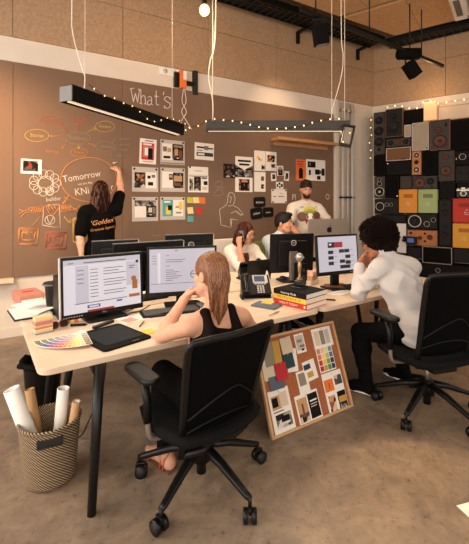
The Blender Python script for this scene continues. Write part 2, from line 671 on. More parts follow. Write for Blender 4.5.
def arrow(mb, a, b, mt, h=3., w=.0033):
    stroke(mb, [a, b], mt, w)
    d = math.atan2(b[1]-a[1], b[0]-a[0])
    for s in (2.6, -2.6):
        stroke(mb, [b, (b[0]+h*math.cos(d+s), b[1]+h*math.sin(d+s))], mt, w)


def chalk_text(mb, s, px, py, hpx, mt, tilt=0., xs=.85):
    """lettering centred on a spot of the board; hpx is the cap height in the photograph"""
    p = bp(px, py)
    dpt = SA*p.x+CA*BACK
    size = hpx*dpt/F/.7
    mb.text(s, size, Mat.Translation(p+Vec((0, -.002, 0))) @ Euler((PI/2, tilt, 0)).to_matrix().to_4x4() @ Mat.Diagonal((xs, 1, 1, 1)), mt)


t = MB()
for pts in ([(0, 52), (12, 50), (24, 48)], [(5, 50), (20, 128)], [(20, 128), (32, 78)], [(32, 78), (45, 132)], [(45, 132), (56, 56)], [(48, 54), (64, 58)],
            [(54, 58), (66, 60)], [(64, 58), (65, 138)], [(56, 136), (74, 142)], [(66, 102), (76, 92), (88, 98), (91, 140)], [(84, 138), (98, 144)],
            [(104, 104), (116, 97), (126, 106), (126, 142)], [(126, 118), (110, 120), (102, 134), (112, 147), (126, 136)], [(122, 142), (134, 146)],
            [(154, 62), (154, 132), (160, 146), (170, 144)], [(142, 94), (168, 98)], [(196, 68), (199, 74), (194, 88)],
            [(236, 112), (226, 99), (208, 100), (203, 114), (218, 128), (234, 138), (234, 156), (218, 166), (202, 156)], [(236, 100), (236, 114)], [(202, 150), (202, 166)]):
    stroke(t, [(130+x/5.86, 80+y/5.86) for x, y in pts], 'chalk_white', .0062)
t.build('chalk_title', board, "chalk headline reading What's")
t = MB()
oval(t, 78, 138, 12.5, 6.2, 'chalk_grey')
chalk_text(t, 'Products', 78, 138, 4, 'chalk_grey')
for (cx, cy, rx, ry, mt, s, h) in ((51, 121, 11, 5, 'chalk_red', 'Brands', 3), (80, 120.5, 7, 4, 'chalk_red', 'Sales', 3), (105, 126.5, 9.5, 5.4, 'chalk_yellow', 'General', 3),
                                   (37, 135.5, 12, 6, 'chalk_yellow', 'Stories', 3.6), (52, 151.5, 10, 5, 'chalk_orange', 'Services', 3), (79, 152.5, 8.5, 3.8, 'chalk_orange', 'Mobile', 2.8),
                                   (105.5, 146.5, 9.5, 4.8, 'chalk_grey', 'Commerce', 2.6)):
    if s != 'Services':
        oval(t, cx, cy, rx, ry, mt)
    chalk_text(t, s, cx, cy, h, mt)
for a, b, mt in (((68, 133), (60, 124), 'chalk_red'), ((79, 131), (79.5, 126), 'chalk_red'), ((87, 132), (96, 128), 'chalk_yellow'), ((66, 136), (50, 136), 'chalk_orange'),
                 ((67, 142), (62, 149), 'chalk_orange'), ((79, 145), (79, 148.5), 'chalk_yellow'), ((88, 143), (96, 146), 'chalk_orange')):
    arrow(t, a, b, mt)
for a, b, s in (((112, 142), (117, 139), 'questions'), ((115, 146), (117, 145), 'editorial'), ((114, 149), (117, 150), 'focus'), ((110, 152), (112, 156), 'font')):
    stroke(t, [a, b], 'chalk_grey', .003)
    chalk_text(t, s, b[0]+7.5, b[1]-.3, 2.4, 'chalk_grey', math.radians(-4))
t.build('chalk_mind_map', board, 'chalk mind map of ringed words joined by arrows')
t = MB()
oval(t, 89, 179.5, 28, 22, 'chalk_orange', .0055)
stroke(t, [(70, 195), (62.5, 204)], 'chalk_orange', .007)
stroke(t, [(64, 197.5), (68.5, 199.5), (63, 204)], 'chalk_orange', .005)
chalk_text(t, 'Tomorrow', 82, 176.5, 6.6, 'chalk_white', math.radians(-12))
chalk_text(t, 'we are the', 85, 183.3, 2.6, 'chalk_white', math.radians(-10))
chalk_text(t, 'KNi', 82, 191.5, 7, 'chalk_white', math.radians(-9))
chalk_text(t, 'r', 112, 187, 6, 'chalk_white', math.radians(-9))
t.build('chalk_bubble', board, 'orange chalk speech ring around the word Tomorrow')
t = MB()
for i in range(11):
    a = 2*PI*i/11
    oval(t, 45+11.5*math.cos(a), 183+9*math.sin(a), 4.2, 4.2, 'chalk_white', .004, k=12)
oval(t, 46, 184, 7.5, 8, 'chalk_white', .004)
oval(t, 50, 191.5, 3.6, 3, 'chalk_white', .0035)
oval(t, 50, 191.5, 1.7, 1.4, 'chalk_white', .003, k=10)
chalk_text(t, 'builder', 53.5, 199, 4, 'chalk_white', math.radians(-6))
t.build('chalk_cloud_hair', board, 'white chalk face ringed by curly cloud hair')
t = MB()
O = 'chalk_orange'
qq = [(48, 205), (59.5, 205), (60.5, 228.5), (42.5, 225), (44, 207)]
for i in range(4):
    stroke(t, [qq[i], qq[i+1]], 'chalk_white', .004)
stroke(t, [(46, 206), (52, 215.5), (60, 204.5), (46, 206)], O, .005)
for (a, b) in (((48, 206), (51, 211)), ((51, 206), (54, 211)), ((54, 206), (56, 209))):
    stroke(t, [a, b], O, .006)
for pts in ([(29, 208), (43, 206), (44, 211), (30, 213), (29, 208)], [(60, 206), (70, 204.5), (71, 211), (60, 212), (60, 206)]):
    stroke(t, [pts[0], pts[1]], O); stroke(t, [pts[1], pts[2]], O); stroke(t, [pts[2], pts[3]], O); stroke(t, [pts[3], pts[4]], O)
for i in range(6):
    stroke(t, [(31+i*2.2, 212.5), (33+i*2.2, 207.5)], O, .006)
    stroke(t, [(61+i*1.7, 211.5), (62.5+i*1.7, 205.8)], O, .006)
for pts in ([(29, 209.5), (24, 211), (19, 209.5)], [(29, 212), (25, 213), (21, 217)], [(24, 211), (19, 214.5)], [(71, 206.5), (76, 209), (80, 205)], [(71, 210), (76, 210), (81, 213)]):
    stroke(t, pts, O, .005)
oval(t, 50, 220, 5, 4.4, 'chalk_white', .0035, k=10)
stroke(t, [(47, 217), (50, 223.5), (54, 216.5)], 'chalk_white', .004)
stroke(t, [(40.5, 216.5), (32, 226.5)], 'chalk_orange', .004)
stroke(t, [(64, 216.5), (71, 224), (70, 219.5)], 'chalk_yellow', .005)
t.build('chalk_figure', board, 'orange and white chalk figure with outstretched arms')
t = MB()


def sketch_box(x0, y0, x1, y1, mt):
    for k in (0, 1.2):
        q = [(x0+k, y0-k), (x1+k, y0+.8-k), (x1-k*.6, y1+k), (x0+k*.5, y1-.6+k*.5)]
        for i in range(4):
            stroke(t, [q[i], q[(i+1) % 4]], mt, .0038)


sketch_box(18.5, 229, 37.5, 244, 'chalk_orange')
sketch_box(22, 232, 34.5, 240, 'chalk_orange')
stroke(t, [(23, 232), (32, 236)], 'chalk_orange', .004)
sketch_box(45.5, 233, 66, 248.5, 'chalk_red')
sketch_box(48.5, 236, 62, 245, 'chalk_red')
stroke(t, [(58, 236), (53, 239), (58, 242), (54, 245)], 'chalk_red', .004)
sketch_box(73, 219, 82, 242, 'chalk_yellow')
t.build('chalk_boxes', board, 'three sketched chalk boxes under the figure')
t = MB()
W = 'chalk_white'
for pts in ([(228, 196.5), (229, 193), (232, 192.5), (234.5, 195), (235, 200), (233, 205.5), (228, 206)], [(228, 196.5), (227.5, 203), (225, 206), (219.5, 209.5), (220, 214), (221, 225), (231, 227.5), (232, 219)],
            [(234, 206), (238, 208), (243, 213.5), (241, 216), (236, 211)], [(229.5, 196), (231.5, 198), (230, 203)], [(231, 213), (236, 211), (240, 214), (244, 215)], [(231, 227), (230.5, 219), (238, 220)]):
    for i in range(len(pts)-1):
        stroke(t, [pts[i], pts[i+1]], W, .0045)
t.build('chalk_portrait', board, 'white chalk sketch of a person in profile')
t = MB()
for pts in ([(214, 185), (218, 181.5), (222, 182.5), (221, 186), (215, 187)], [(216, 189), (222, 187.5), (225, 188)], [(214, 196), (216, 191), (222, 190), (222, 194.5), (215, 195.5)], ):
    stroke(t, pts, 'chalk_grey', .0045)
t.build('chalk_squiggle', board, 'faint grey chalk squiggle beside the portrait')
t = MB()
chalk_text(t, 'PI', 294, 197.5, 6, 'chalk_white')
t.build('chalk_word', board, 'white chalk capitals half hidden by the standing man')
t = MB()
chalk_text(t, 'O', 327.5, 197, 6, 'chalk_white')
t.build('chalk_letter', board, 'single white chalk O right of the standing man')
t = MB()
for i, pp in enumerate((152, 155.5, 158.5)):
    stroke(t, [(pp, 236-.5), (pp+2, 235.5)], 'chalk_grey', .003)
t.build('chalk_mark', board)

# ---------------------------------------------------------------- pinned papers


def rect_on_board(x0, y0, x1, y1, off):
    xc, yc = (x0+x1)/2, (y0+y1)/2
    a, b = at_y(x0, yc, BACK), at_y(x1, yc, BACK)
    c, d = at_y(xc, y0, BACK), at_y(xc, y1, BACK)
    return (Vec(((a.x+b.x)/2, BACK-off, (c.z+d.z)/2)), b.x-a.x, c.z-d.z)


def sheet(name, label, cat, box, mt='paper', marks=(), off=.004, group=None, tilt=0., pins=0, th=.003, poly=None):
    """a flat sheet on the board; marks are (x0,y0,x1,y1,material) in fractions from the top-left, or (x,y,size,text,material)"""
    c, w, h = rect_on_board(*box, off)
    tt = thing(name, label, cat, c, 0, group)
    R = Euler((0, math.radians(tilt), 0)).to_matrix().to_4x4()
    mb = MB(R)
    if poly:
        mb.prism([((x-.5)*w, (.5-y)*h) for x, y in poly], 0, th, mt, T=TR(rx=90))
    else:
        mb.box((0, -th/2, 0), (w, th, h), mt)
    mb.build('sheet' if mt != 'paper_grey' else 'magnetic_frame', tt)
    if marks:
        mk = MB(R)
        for i, q in enumerate(marks):
            if isinstance(q[3], str):
                x, y, sz, s, m_ = q
                mk.text(s, sz*h, TR((x-.5)*w, -th-.0022, (.5-y)*h, 90), m_)
            else:
                a, b, c_, d, m_ = q
                mk.box(((a+c_-1)/2*w, -th-.0006-.00012*i, (1-b-d)/2*h), ((c_-a)*w, .0012, (d-b)*h), m_)
        mk.build('printing', tt)
    for k in range(pins):
        x = (-.42 if k % 2 == 0 else .42)*w
        z = (.42 if k < 2 else -.42)*h
        MB(R).cyl((x, -th, z), (x, -th-.012, z), .013, 'black_plastic', n=10).build('magnet', tt)
    return tt


sheet('photo_print', 'small white-bordered photo alone at the left of the chalkboard', 'photo', (20.8, 159.2, 41.8, 173.9), 'paper',
      [(.1, .12, .82, .82, 'photo_dark'), (.36, .3, .5, .56, 'crimson')], tilt=1)
sheet('poster', 'red and white poster first in the top row of sheets on the board', 'poster', (139.4, 139, 156.2, 164), 'paper',
      [(.12, .16, .86, .84, 'red'), (.2, .3, .8, .74, 'coral'), (.5, .36, .78, .8, 'ink'), (.3, .36, .5, .66, 'paper'), (.2, .19, .7, .26, 'paper'), (.3, .06, .8, .1, 'ink_grey'), (.2, .89, .8, .93, 'tan')], tilt=2)
pages = 'framed pages on the chalkboard'
sheet('magnetic_frame', 'pale magnetic frame in the top row, white page beside a black page', 'frame', (160.2, 140.4, 184.4, 164.6), 'paper_grey',
      [(.07, .15, .47, .82, 'paper'), (.49, .15, .94, .82, 'photo_dark'), (.1, .28, .26, .48, 'ink_grey'), (.28, .33, .44, .5, 'tan'), (.12, .66, .4, .76, 'ink'), (.54, .2, .9, .28, 'gold'), (.57, .36, .72, .62, 'tan'), (.75, .4, .9, .7, 'brown'), (.02, .93, .98, .97, 'ink_grey')], group=pages, pins=2, off=.006)
sheet('magnetic_frame', 'pale magnetic frame first in the middle row, food photo beside white page', 'frame', (131.8, 167.2, 158, 191.8), 'paper_grey',
      [(.09, .22, .5, .84, 'photo_dark'), (.51, .2, .93, .85, 'paper'), (.16, .3, .42, .55, 'photo_warm'), (.58, .34, .7, .46, 'ink'), (.74, .3, .88, .42, 'ink_grey'), (.6, .6, .8, .74, 'ink')], group=pages, pins=2, off=.006)
sheet('magnetic_frame', 'pale magnetic frame second in the middle row, white page beside dark portrait', 'frame', (160.2, 168, 184.7, 191.8), 'paper_grey',
      [(.07, .16, .5, .84, 'paper'), (.5, .2, .93, .84, 'photo_dark'), (.34, .26, .49, .5, 'ink'), (.54, .32, .88, .56, 'tan'), (.36, .3, .46, .42, 'skin_print'), (.56, .62, .82, .76, 'brown')], group=pages, pins=2, off=.006)
sheet('magnetic_frame', 'pale magnetic frame first in the bottom row, grey collage spread', 'frame', (131.8, 197, 157.9, 221.2), 'paper_grey',
      [(.1, .14, .9, .42, 'photo_grey'), (.1, .38, .52, .84, 'paper'), (.54, .36, .93, .84, 'photo_dark'), (.62, .44, .76, .64, 'sand'), (.78, .42, .9, .7, 'ink_grey')], group=pages, pins=2, off=.006)
sheet('magnetic_frame', 'pale magnetic frame second in the bottom row, teal page beside white page', 'frame', (160, 197, 185, 219.8), 'paper_grey',
      [(.09, .13, .5, .84, 'teal'), (.5, .13, .92, .84, 'paper'), (.15, .18, .4, .25, 'paper'), (.22, .42, .4, .76, 'yellow'), (.3, .36, .46, .58, 'ink'), (.6, .4, .74, .48, 'coral'), (.74, .2, .88, .56, 'yellow'), (.62, .66, .84, .72, 'ink_grey')], group=pages, pins=2, off=.006)
sheet('paper_sheet', 'white sheet with a dark band, last in the top row of sheets', 'paper', (194.4, 143.2, 213.8, 160), 'paper',
      [(.1, .22, .5, .32, 'ink'), (.48, .16, .7, .4, 'ink_grey'), (.7, .26, .95, .34, 'ink'), (.1, .56, .95, .78, 'dark_green'), (.16, .62, .5, .72, 'paper'), (.1, .42, .4, .47, 'ink_grey')], tilt=1)
sheet('paper_sheet', 'narrow white title strip above two picture pages on the board', 'paper', (188, 166.8, 208, 175), 'paper', [(.3, .48, .7, .54, 'ink_grey')], pins=1)
sheet('paper_sheet', 'white sheet of picture columns under the narrow title strip', 'paper', (188, 175.2, 208.2, 192.4), 'paper',
      [(.05, .04, .95, .09, 'ink_grey'), (.28, .1, .62, .9, 'photo_dark'), (.06, .2, .24, .9, 'photo_grey'), (.76, .34, .95, .56, 'photo_dark'), (.66, .12, .92, .2, 'ink'), (.68, .66, .94, .86, 'sand')])
notes = 'sticky notes on the chalkboard'
for (x0, y0, x1, y1, m_, nm, tl) in ((186.8, 197.2, 192.6, 203.2, 'olive', 'olive green sticky note at the top left of the small cluster', 1), (192.9, 197.2, 198.8, 203.2, 'pale_yellow', 'pale yellow sticky note in the top row between olive and orange notes', -2),
                                     (199, 197.4, 205, 203.8, 'orange', 'orange sticky note at the top right of the small cluster', 4), (187.2, 207.2, 193, 213.8, 'pale_yellow', 'pale yellow sticky note in the second row above the teal note', -4),
                                     (195.8, 207.7, 201.8, 213.8, 'red', 'red sticky note tilted in the second row', 6), (187.1, 215.8, 193.1, 221.8, 'teal', 'teal sticky note alone at the bottom of the cluster', 1)):
    c, w, h = rect_on_board(x0, y0, x1, y1, .002)
    mb = MB(Euler((0, math.radians(tl), 0)).to_matrix().to_4x4())
    # a square of paper, stuck at the top and curling off the wall at the bottom
    vs, fs = [], []
    for i in range(6):
        z = h/2-h*i/5
        o = .014*(i/5)**2
        vs += [(-w/2, -o, z), (w/2, -o, z), (w/2, -o-.002, z), (-w/2, -o-.002, z)]
    for i in range(5):
        a = i*4
        fs += [(a+3, a+2, a+6, a+7), (a+1, a, a+4, a+5), (a, a+3, a+7, a+4), (a+2, a+1, a+5, a+6)]
    mb.add(vs, fs, m_)
    single(mb, 'sticky_note', nm, 'sticky note', c, 0, notes)
cl = 'papers pinned on the right of the chalkboard'
sheet('photo_print', 'dark photo pinned left of the white arrow-shaped sheet', 'photo', (223.3, 164, 235.2, 178), 'ink', [(.05, .05, .95, .95, 'photo_dark')], group=cl, off=.005)
sheet('photo_print', 'strip photo of a dim street under the white arrow-shaped sheet', 'photo', (234.8, 168, 252.4, 177.2), 'ink', [(.04, .2, .96, .95, 'photo_grey')], group=cl, off=.004)
sheet('paper_sheet', 'white sheet cut to a downward point with two dark text lines', 'paper', (235, 156.8, 252.4, 170.5), 'paper',
      [(.14, .24, .88, .38, 'ink'), (.22, .5, .8, .64, 'ink')], group=cl, off=.0072, poly=[(0, 0), (0, .62), (.42, .9), (.5, 1), (.58, .9), (1, .62), (1, 0)])
sheet('paper_sheet', 'white sheet with a large photo of a doorway below the pointed sheet', 'paper', (235, 177.4, 252.3, 192), 'paper', [(.2, .12, .82, .92, 'photo_warm'), (.3, .2, .5, .92, 'ink'), (.52, .3, .72, .9, 'ink'), (.36, .16, .66, .34, 'coral')], group=cl)
sheet('paper_sheet', 'white sheet with yellow marks topping the paired pages', 'paper', (254, 150.8, 265.2, 171), 'paper', [(.2, .28, .4, .38, 'yellow'), (.36, .34, .5, .48, 'orange'), (.5, .4, .72, .5, 'yellow'), (.64, .7, .94, .94, 'photo_dark')], group=cl)
sheet('paper_sheet', 'white sheet with a brown photo beside the yellow-marked sheet', 'paper', (265.6, 151.8, 276.3, 171), 'paper', [(.14, .18, .8, .54, 'photo_warm'), (.56, .22, .84, .36, 'ink'), (.5, .64, .88, .82, 'photo_dark')], group=cl)
sheet('paper_sheet', 'white sheet with two tiny dark pictures under the yellow-marked sheet', 'paper', (254, 172, 265.3, 191.8), 'paper', [(.6, .22, .86, .44, 'brown'), (.6, .62, .86, .84, 'photo_dark')], group=cl)
sheet('photo_print', 'tiny photo of a dark oval beside the sheet of two pictures', 'photo', (270.8, 172.8, 276, 181), 'paper', [(.24, .2, .8, .76, 'ink'), (.4, .3, .6, .55, 'brown')], group=cl, tilt=-4)
sheet('photo_print', 'small portrait print with a dark figure and pale face', 'photo', (276.8, 165.8, 283.2, 175.8), 'paper', [(.16, .3, .86, .96, 'ink'), (.3, .12, .72, .44, 'coral'), (.36, .5, .64, .8, 'brown')], group=cl, tilt=-3)
sheet('photo_print', 'small narrow print nearest to the orange poster', 'photo', (284, 171.2, 288.8, 180.8), 'paper', [(.3, .2, .8, .8, 'ink'), (.2, .5, .5, .9, 'slate')], group=cl, tilt=4)
sheet('photo_print', 'white print with black blots above the white note with dark corners', 'photo', (275.6, 181.9, 282.9, 189), 'paper', [(.1, .3, .3, .7, 'ink'), (.36, .1, .6, .4, 'ink'), (.66, .3, .92, .74, 'ink'), (.4, .6, .6, .85, 'ink')], group=cl, tilt=-3, off=.008)
sheet('paper_sheet', 'white note with dark corner magnets above the black name tags', 'paper', (271.2, 189.2, 286.6, 203.2), 'paper', [(.12, .5, .3, .56, 'ink_grey'), (.44, .48, .8, .54, 'ink_grey'), (.5, .3, .7, .33, 'ink_grey')], group=cl, pins=4)
sheet('poster', 'orange poster with a black figure beside the standing man', 'poster', (295.6, 159.4, 305.6, 180.6), 'orange', [(.1, .08, .8, .14, 'red'), (.15, .2, .7, .26, 'crimson'), (.3, .46, .7, .9, 'ink'), (.35, .4, .6, .56, 'ink'), (.2, .3, .8, .34, 'red')], group=cl)
sheet('poster', 'white poster of black cut-out shapes above the standing man', 'poster', (305.8, 159.8, 325, 180.8), 'paper', [(.08, .1, .48, .38, 'ink'), (.14, .5, .24, .74, 'ink'), (.46, .46, .7, .7, 'ink'), (.8, .4, .96, .74, 'ink'), (.56, .76, .74, .94, 'ink'), (.7, .5, .82, .66, 'slate'), (.14, .16, .24, .3, 'slate')], group=cl)
oct_ = [(.12, 0), (0, .14), (0, .86), (.12, 1), (.88, 1), (1, .86), (1, .14), (.88, 0)]
tags = 'black name tags on the chalkboard'
sheet('name_tag', 'black tag with white script, upper one of the three', 'tag', (253.4, 197, 265, 207.2), 'ink', [(.5, .52, .3, 'fullness', 'paper')], group=tags, poly=oct_, tilt=-3, th=.008, off=.003)
sheet('name_tag', 'black tag with white script, lower left one of the three', 'tag', (250.3, 207.8, 262, 219), 'ink', [(.5, .5, .28, 'sobber', 'paper')], group=tags, poly=oct_, tilt=-7, th=.008, off=.003)
sheet('name_tag', 'black tag with white script, lower right one of the three', 'tag', (262.6, 207.4, 273, 217), 'ink', [(.5, .5, .3, 'soon', 'paper')], group=tags, poly=oct_, tilt=-2, th=.008, off=.003)

# ================================================================ FIXTURES
# shelf over the right end of the board
a, b = at_y(278, 138, BACK-.2), at_y(337, 142, BACK-.2)
sh = thing('wall_shelf', 'empty light wood shelf mounted on the right end of the chalkboard', 'shelf', ((a.x+b.x)/2, BACK, a.z))
MB().box((0, -.115, .0), (b.x-a.x, .22, .05), 'oak', bev=.006).build('shelf_board', sh)
MB().box((0, -.015, -.05), (b.x-a.x-.1, .022, .06), 'oak').build('wall_rail', sh)
a = at_y(14, 281, BACK-.1)
single(MB().box((-.5, -.06, 0), (1.0, .12, .045), 'birch', bev=.004), 'chalk_ledge', 'pale wooden chalk ledge under the bottom left of the chalkboard', 'ledge', (a.x, BACK+.021, a.z+.0), 0)

# conduit pipes by the corner
PX = [at_y(px, 103, BACK).x for px in (341.5, 346.5, 351)]
cp = thing('conduit', 'three grey conduit pipes running down the white wall by the corner', 'pipe', (PX[1], BACK+.02, 0))
PR = [(x-PX[1], r) for x, r in zip(PX, (.026, .018, .03))]
for x, r in PR:
    MB().cyl((x, -.05, 0), (x, -.05, 3.34), r, 'pale_grey', n=12).build('pipe', cp)
for z in (.5, 1.62, 2.9, 3.2):
    for x, r in PR:
        MB().box((x, -.04, z), (r*2+.03, .07, .035), 'charcoal' if z == 1.62 else 'steel').build('clamp', cp)
struct(MB().box((5.03, BACK-.008, 1.69), (.08, .06, 3.37), 'white_wall', bev=.006), 'trim_4')

# socket strip on the white band with the extension lead
a, b = at_y(163, 68, BACK), at_y(177, 76, BACK)
so = thing('wall_socket', 'white double wall socket on the white band above the chalkboard', 'socket', ((a.x+b.x)/2, BACK+.02, (a.z+b.z)/2))
MB().box((0, -.012, 0), (.3, .022, .11), 'white_paint', bev=.006).build('faceplate', so)
for x in (-.07, .07):
    MB().cyl((x, -.023, 0), (x, -.028, 0), .032, 'pale_grey').build('socket_hole', so)
p = at_y(183, 78, BACK-.05)
ps = thing('power_strip', 'orange and black power adapter hanging off the white band', 'power strip', (p.x, BACK+.02, p.z))
MB().box((0, -.05, -.02), (.10, .08, .24), 'orange', bev=.01).build('adapter', ps)
MB().box((-.085, -.04, -.03), (.07, .07, .2), 'black_plastic', bev=.01).build('plug', ps)
MB().box((.13, -.03, -.05), (.14, .05, .06), 'black_plastic', bev=.008).build('clip', ps)
MB().box((.02, -.1, .03), (.05, .02, .12), 'white_paint', bev=.006).build('label', ps)
p2 = at_y(195, 83, BACK)
single(MB().box((0, -.02, 0), (.07, .06, .34), 'charcoal', bev=.005), 'cable_duct', 'short dark bracket on the white band right of the orange adapter', 'bracket', (p2.x, BACK+.02, p2.z))
for s, lab in ((-1, 'thin pale lead looping down from the orange adapter to the nearer lamp'), (1, 'thin pale lead twisting down from the orange adapter to the board')):
    pts = [(0, 0, 0), (s*.03, .0, -.2), (-s*.035, 0, -.34), (s*.03, 0, -.46), ((.12 if s > 0 else -.06), 0, -.58)]
    single(MB().tube(smooth_path(pts), .0055, 'cable_white', 6), 'extension_lead', lab, 'cable', (p.x+.02, BACK-.04, p.z-.12))


def linear_lamp(p0, p1, hgt, wid, lab, body):
    """a suspended linear lamp between two points (bottom-edge centres)"""
    p0, p1 = Vec(p0), Vec(p1)
    d = p1-p0
    L_ = d.length
    ang = math.degrees(math.atan2(d.y, d.x))
    o = thing('linear_lamp', lab, 'lamp', ((p0+p1)/2), ang, 'linear lamps over the desks')
    MB().box((0, 0, hgt/2+.012), (L_-.016, wid, hgt-.012), body, bev=.003).build('housing', o)
    for s in (-1, 1):
        MB().box((s*(L_/2-.004), 0, hgt/2), (.008, wid, hgt), 'grey_plastic', bev=.002).build('end_cap', o)
    MB().box((0, 0, .006), (L_-.06, wid*.3, .012), 'led_glow').build('led_strip', o, 'glowing strip along the underside')
    for s in (-1, 1):
        y = s*wid*.43
        MB().box((0, y, .006), (L_-.02, wid*.12, .014), body).build('rim', o)
    return o, ang


E0, E1 = dep(65.5, 101, 2.48), dep(180, 131.5, 3.74)
E1.z = E0.z
lampA, angA = linear_lamp(E0, E1, .10, .11, 'black linear lamp hanging at an angle over the front left desk', 'black_matte')
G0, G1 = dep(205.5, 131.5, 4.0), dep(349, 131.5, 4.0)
lampB, angB = linear_lamp(G0, G1, .10, .11, 'dark grey linear lamp hanging level over the back desks', 'lamp_grey')  # black lamp; the grey is light on its front, put into the colour


def suspension(name, lab, pts, r, mt='cable_white'):
    c = Vec(pts[-1])
    single(MB().tube(smooth_path([Vec(p)-c for p in pts], 8), r, mt, 6), name, lab, 'cable', c)


def lp(q0, q1, t, z=.1):
    v = Vec(q0).lerp(Vec(q1), t)
    return Vec((v.x, v.y, v.z+z))


CE = 4.93
for q0, q1, t_, nm in ((E0, E1, .12, 'near end of the angled black lamp'), (E0, E1, .9, 'far end of the angled black lamp'), (G0, G1, .05, 'left end of the level grey lamp'), (G0, G1, .88, 'right end of the level grey lamp'), (G0, G1, .97, 'outer right end of the level grey lamp')):  # the level lamp is black, its grey is painted light
    v = lp(q0, q1, t_)
    if True:
        suspension('suspension_wire', 'thin steel wire holding up the '+nm, [Vec((v.x, v.y, CE)), v], .002 if q0 is E0 else .0032)
v = lp(E0, E1, .12)
R_ = Vec((CA, -SA, 0))     # to the right of the room as one stands at the desks' corner
suspension('lamp_cable', 'wavy white power cable dropping to the angled black lamp', [v+R_*-.08+Vec((0, 0, CE-v.z)), v+R_*-.09+Vec((0, 0, .72)), v+R_*-.085+Vec((0, 0, .42)), v+R_*-.02+Vec((0, 0, .17)), v+R_*.0+Vec((0, 0, .1)), v+R_*-.01], .004)
v = lp(G0, G1, .05)
suspension('lamp_cable', 'wavy white power cable dropping to the left of the level lamp', [v+R_*.03+Vec((0, 0, CE-v.z)), v+R_*.03+Vec((0, 0, 1.0)), v+R_*-.03+Vec((0, 0, .62)), v+R_*-.04+Vec((0, 0, .45)), v+R_*.0+Vec((0, 0, .22)), v], .0065)

v = lp(G0, G1, .88)
RC_ = Vec((CA, -SA, 0))
suspension('lamp_cable', 'wavy white power cable dropping to the right of the level lamp', [v+R_*.1+Vec((0, 0, CE-v.z)), v+R_*.1+Vec((0, 0, 1.0)), v+R_*.12+Vec((0, 0, .7)), v+R_*.1+Vec((0, 0, .48)), v+R_*.03+Vec((0, 0, .22)), v+R_*.0+Vec((0, 0, .1)), v], .005)
# fairy lights wound along both lamps


def fairy(name, lab, pts, n, r=.011, wire='cable_black', parent_cat='string lights'):
    path = smooth_path(pts, 10)
    c = path[0]
    o = thing(name, lab, parent_cat, c)
    MB().tube([p-c for p in path], .0025, wire, 5).build('wire', o)
    seg = [0]
    for i in range(1, len(path)):
        seg.append(seg[-1]+(path[i]-path[i-1]).length)
    proto = None
    for k in range(n):
        s = seg[-1]*(k+.5)/n
        i = max(j for j in range(len(seg)) if seg[j] <= s)
        i = min(i, len(path)-2)
        f = (s-seg[i])/max(seg[i+1]-seg[i], 1e-6)
        q = path[i].lerp(path[i+1], f)-c
        if proto is None:
            proto = MB().ell((0, 0, 0), (r, r, r*1.25), 'fairy_glow', sub=1).build('bulb', o)
            proto.location = q
        else:
            d = proto.copy()
            COL.objects.link(d)
            d.parent = o
            d.location = q
    return o


dA = (Vec(E1)-Vec(E0)).normalized()
sA = Vec((dA.y, -dA.x, 0))*.063
LA = (Vec(E1)-Vec(E0)).length
pts = []
for t_, z in ((.1, .14), (.16, .115), (.22, .1), (.3, .112), (.38, .09), (.46, .1), (.52, .055), (.6, .03), (.68, .05), (.76, .1), (.86, .115), (.95, .12), (1.03, .1)):
    pts.append(Vec(E0)+dA*LA*t_+sA+Vec((0, 0, z)))
fairy('fairy_lights', 'string of tiny warm lights draped along the angled black lamp', pts, 13, .0052)
dB = (Vec(G1)-Vec(G0)).normalized()
sB = Vec((dB.y, -dB.x, 0))*.065
LB = (Vec(G1)-Vec(G0)).length
pts = [Vec(E1)+dA*.1+Vec((0, 0, .06))]
for t_, z in ((-.12, .02), (-.04, .05), (.04, .115), (.14, .105), (.22, .09), (.3, .06), (.4, .025), (.5, .015), (.6, .03), (.68, .05), (.76, .09), (.86, .115), (.95, .12)):
    pts.append(Vec(G0)+dB*LB*t_+sB+Vec((0, 0, z)))
fairy('fairy_lights', 'string of tiny warm lights draped along the level grey lamp', pts, 19, .0075)  # the level lamp is black, its grey is painted light
# small lantern frame at the outer end of the level lamp
v = Vec(G1)-dB*.07-Vec((dB.y, -dB.x, 0))*-.085
ln = thing('lantern', 'small black framed lantern clipped to the outer end of the level lamp', 'lantern', (v.x, v.y, v.z-.16), angB-10)
fm = MB()
for (x, z0) in ((-.055, 0), (.055, 0)):
    for y in (-.04, .04):
        fm.box((x, y, .1), (.014, .014, .2), 'black_plastic', T=TR(0, 0, 0, 0, 12, 0))
for z in (.0, .2):
    fm.box((0, 0, z), (.124, .094, .016), 'black_plastic', T=TR(0, 0, 0, 0, 12, 0))
fm.build('lantern_frame', ln)
MB().box((0, 0, .1), (.09, .066, .17), 'taupe', T=TR(0, 0, 0, 0, 12, 0), bev=.006).build('lantern_shade', ln)
for q in ((-.02, -.045, .03), (.045, -.045, .12)):
    MB().ell(q, .007, 'fairy_glow', sub=1).build('bulb', ln)

# bare bulb
v = dep(204.5, 10, 3.7)
bl = thing('pendant_bulb', 'glowing bare round bulb hanging from the ceiling above the board', 'lamp', (v.x, v.y, v.z))
MB().ell((0, 0, 0), (.05, .05, .055), 'bulb_glow', sub=3).build('bulb', bl)
MB().lathe([(.0, .13), (.018, .13), (.022, .1), (.022, .055), (.016, .045), (0, .045)], 'black_plastic', 16).build('lamp_socket', bl)
MB().tube([(0, 0, .12), (0, 0, CE-v.z)], .004, 'cable_white', 6).build('flex', bl)
BULB = v

# cable trays under the ceiling


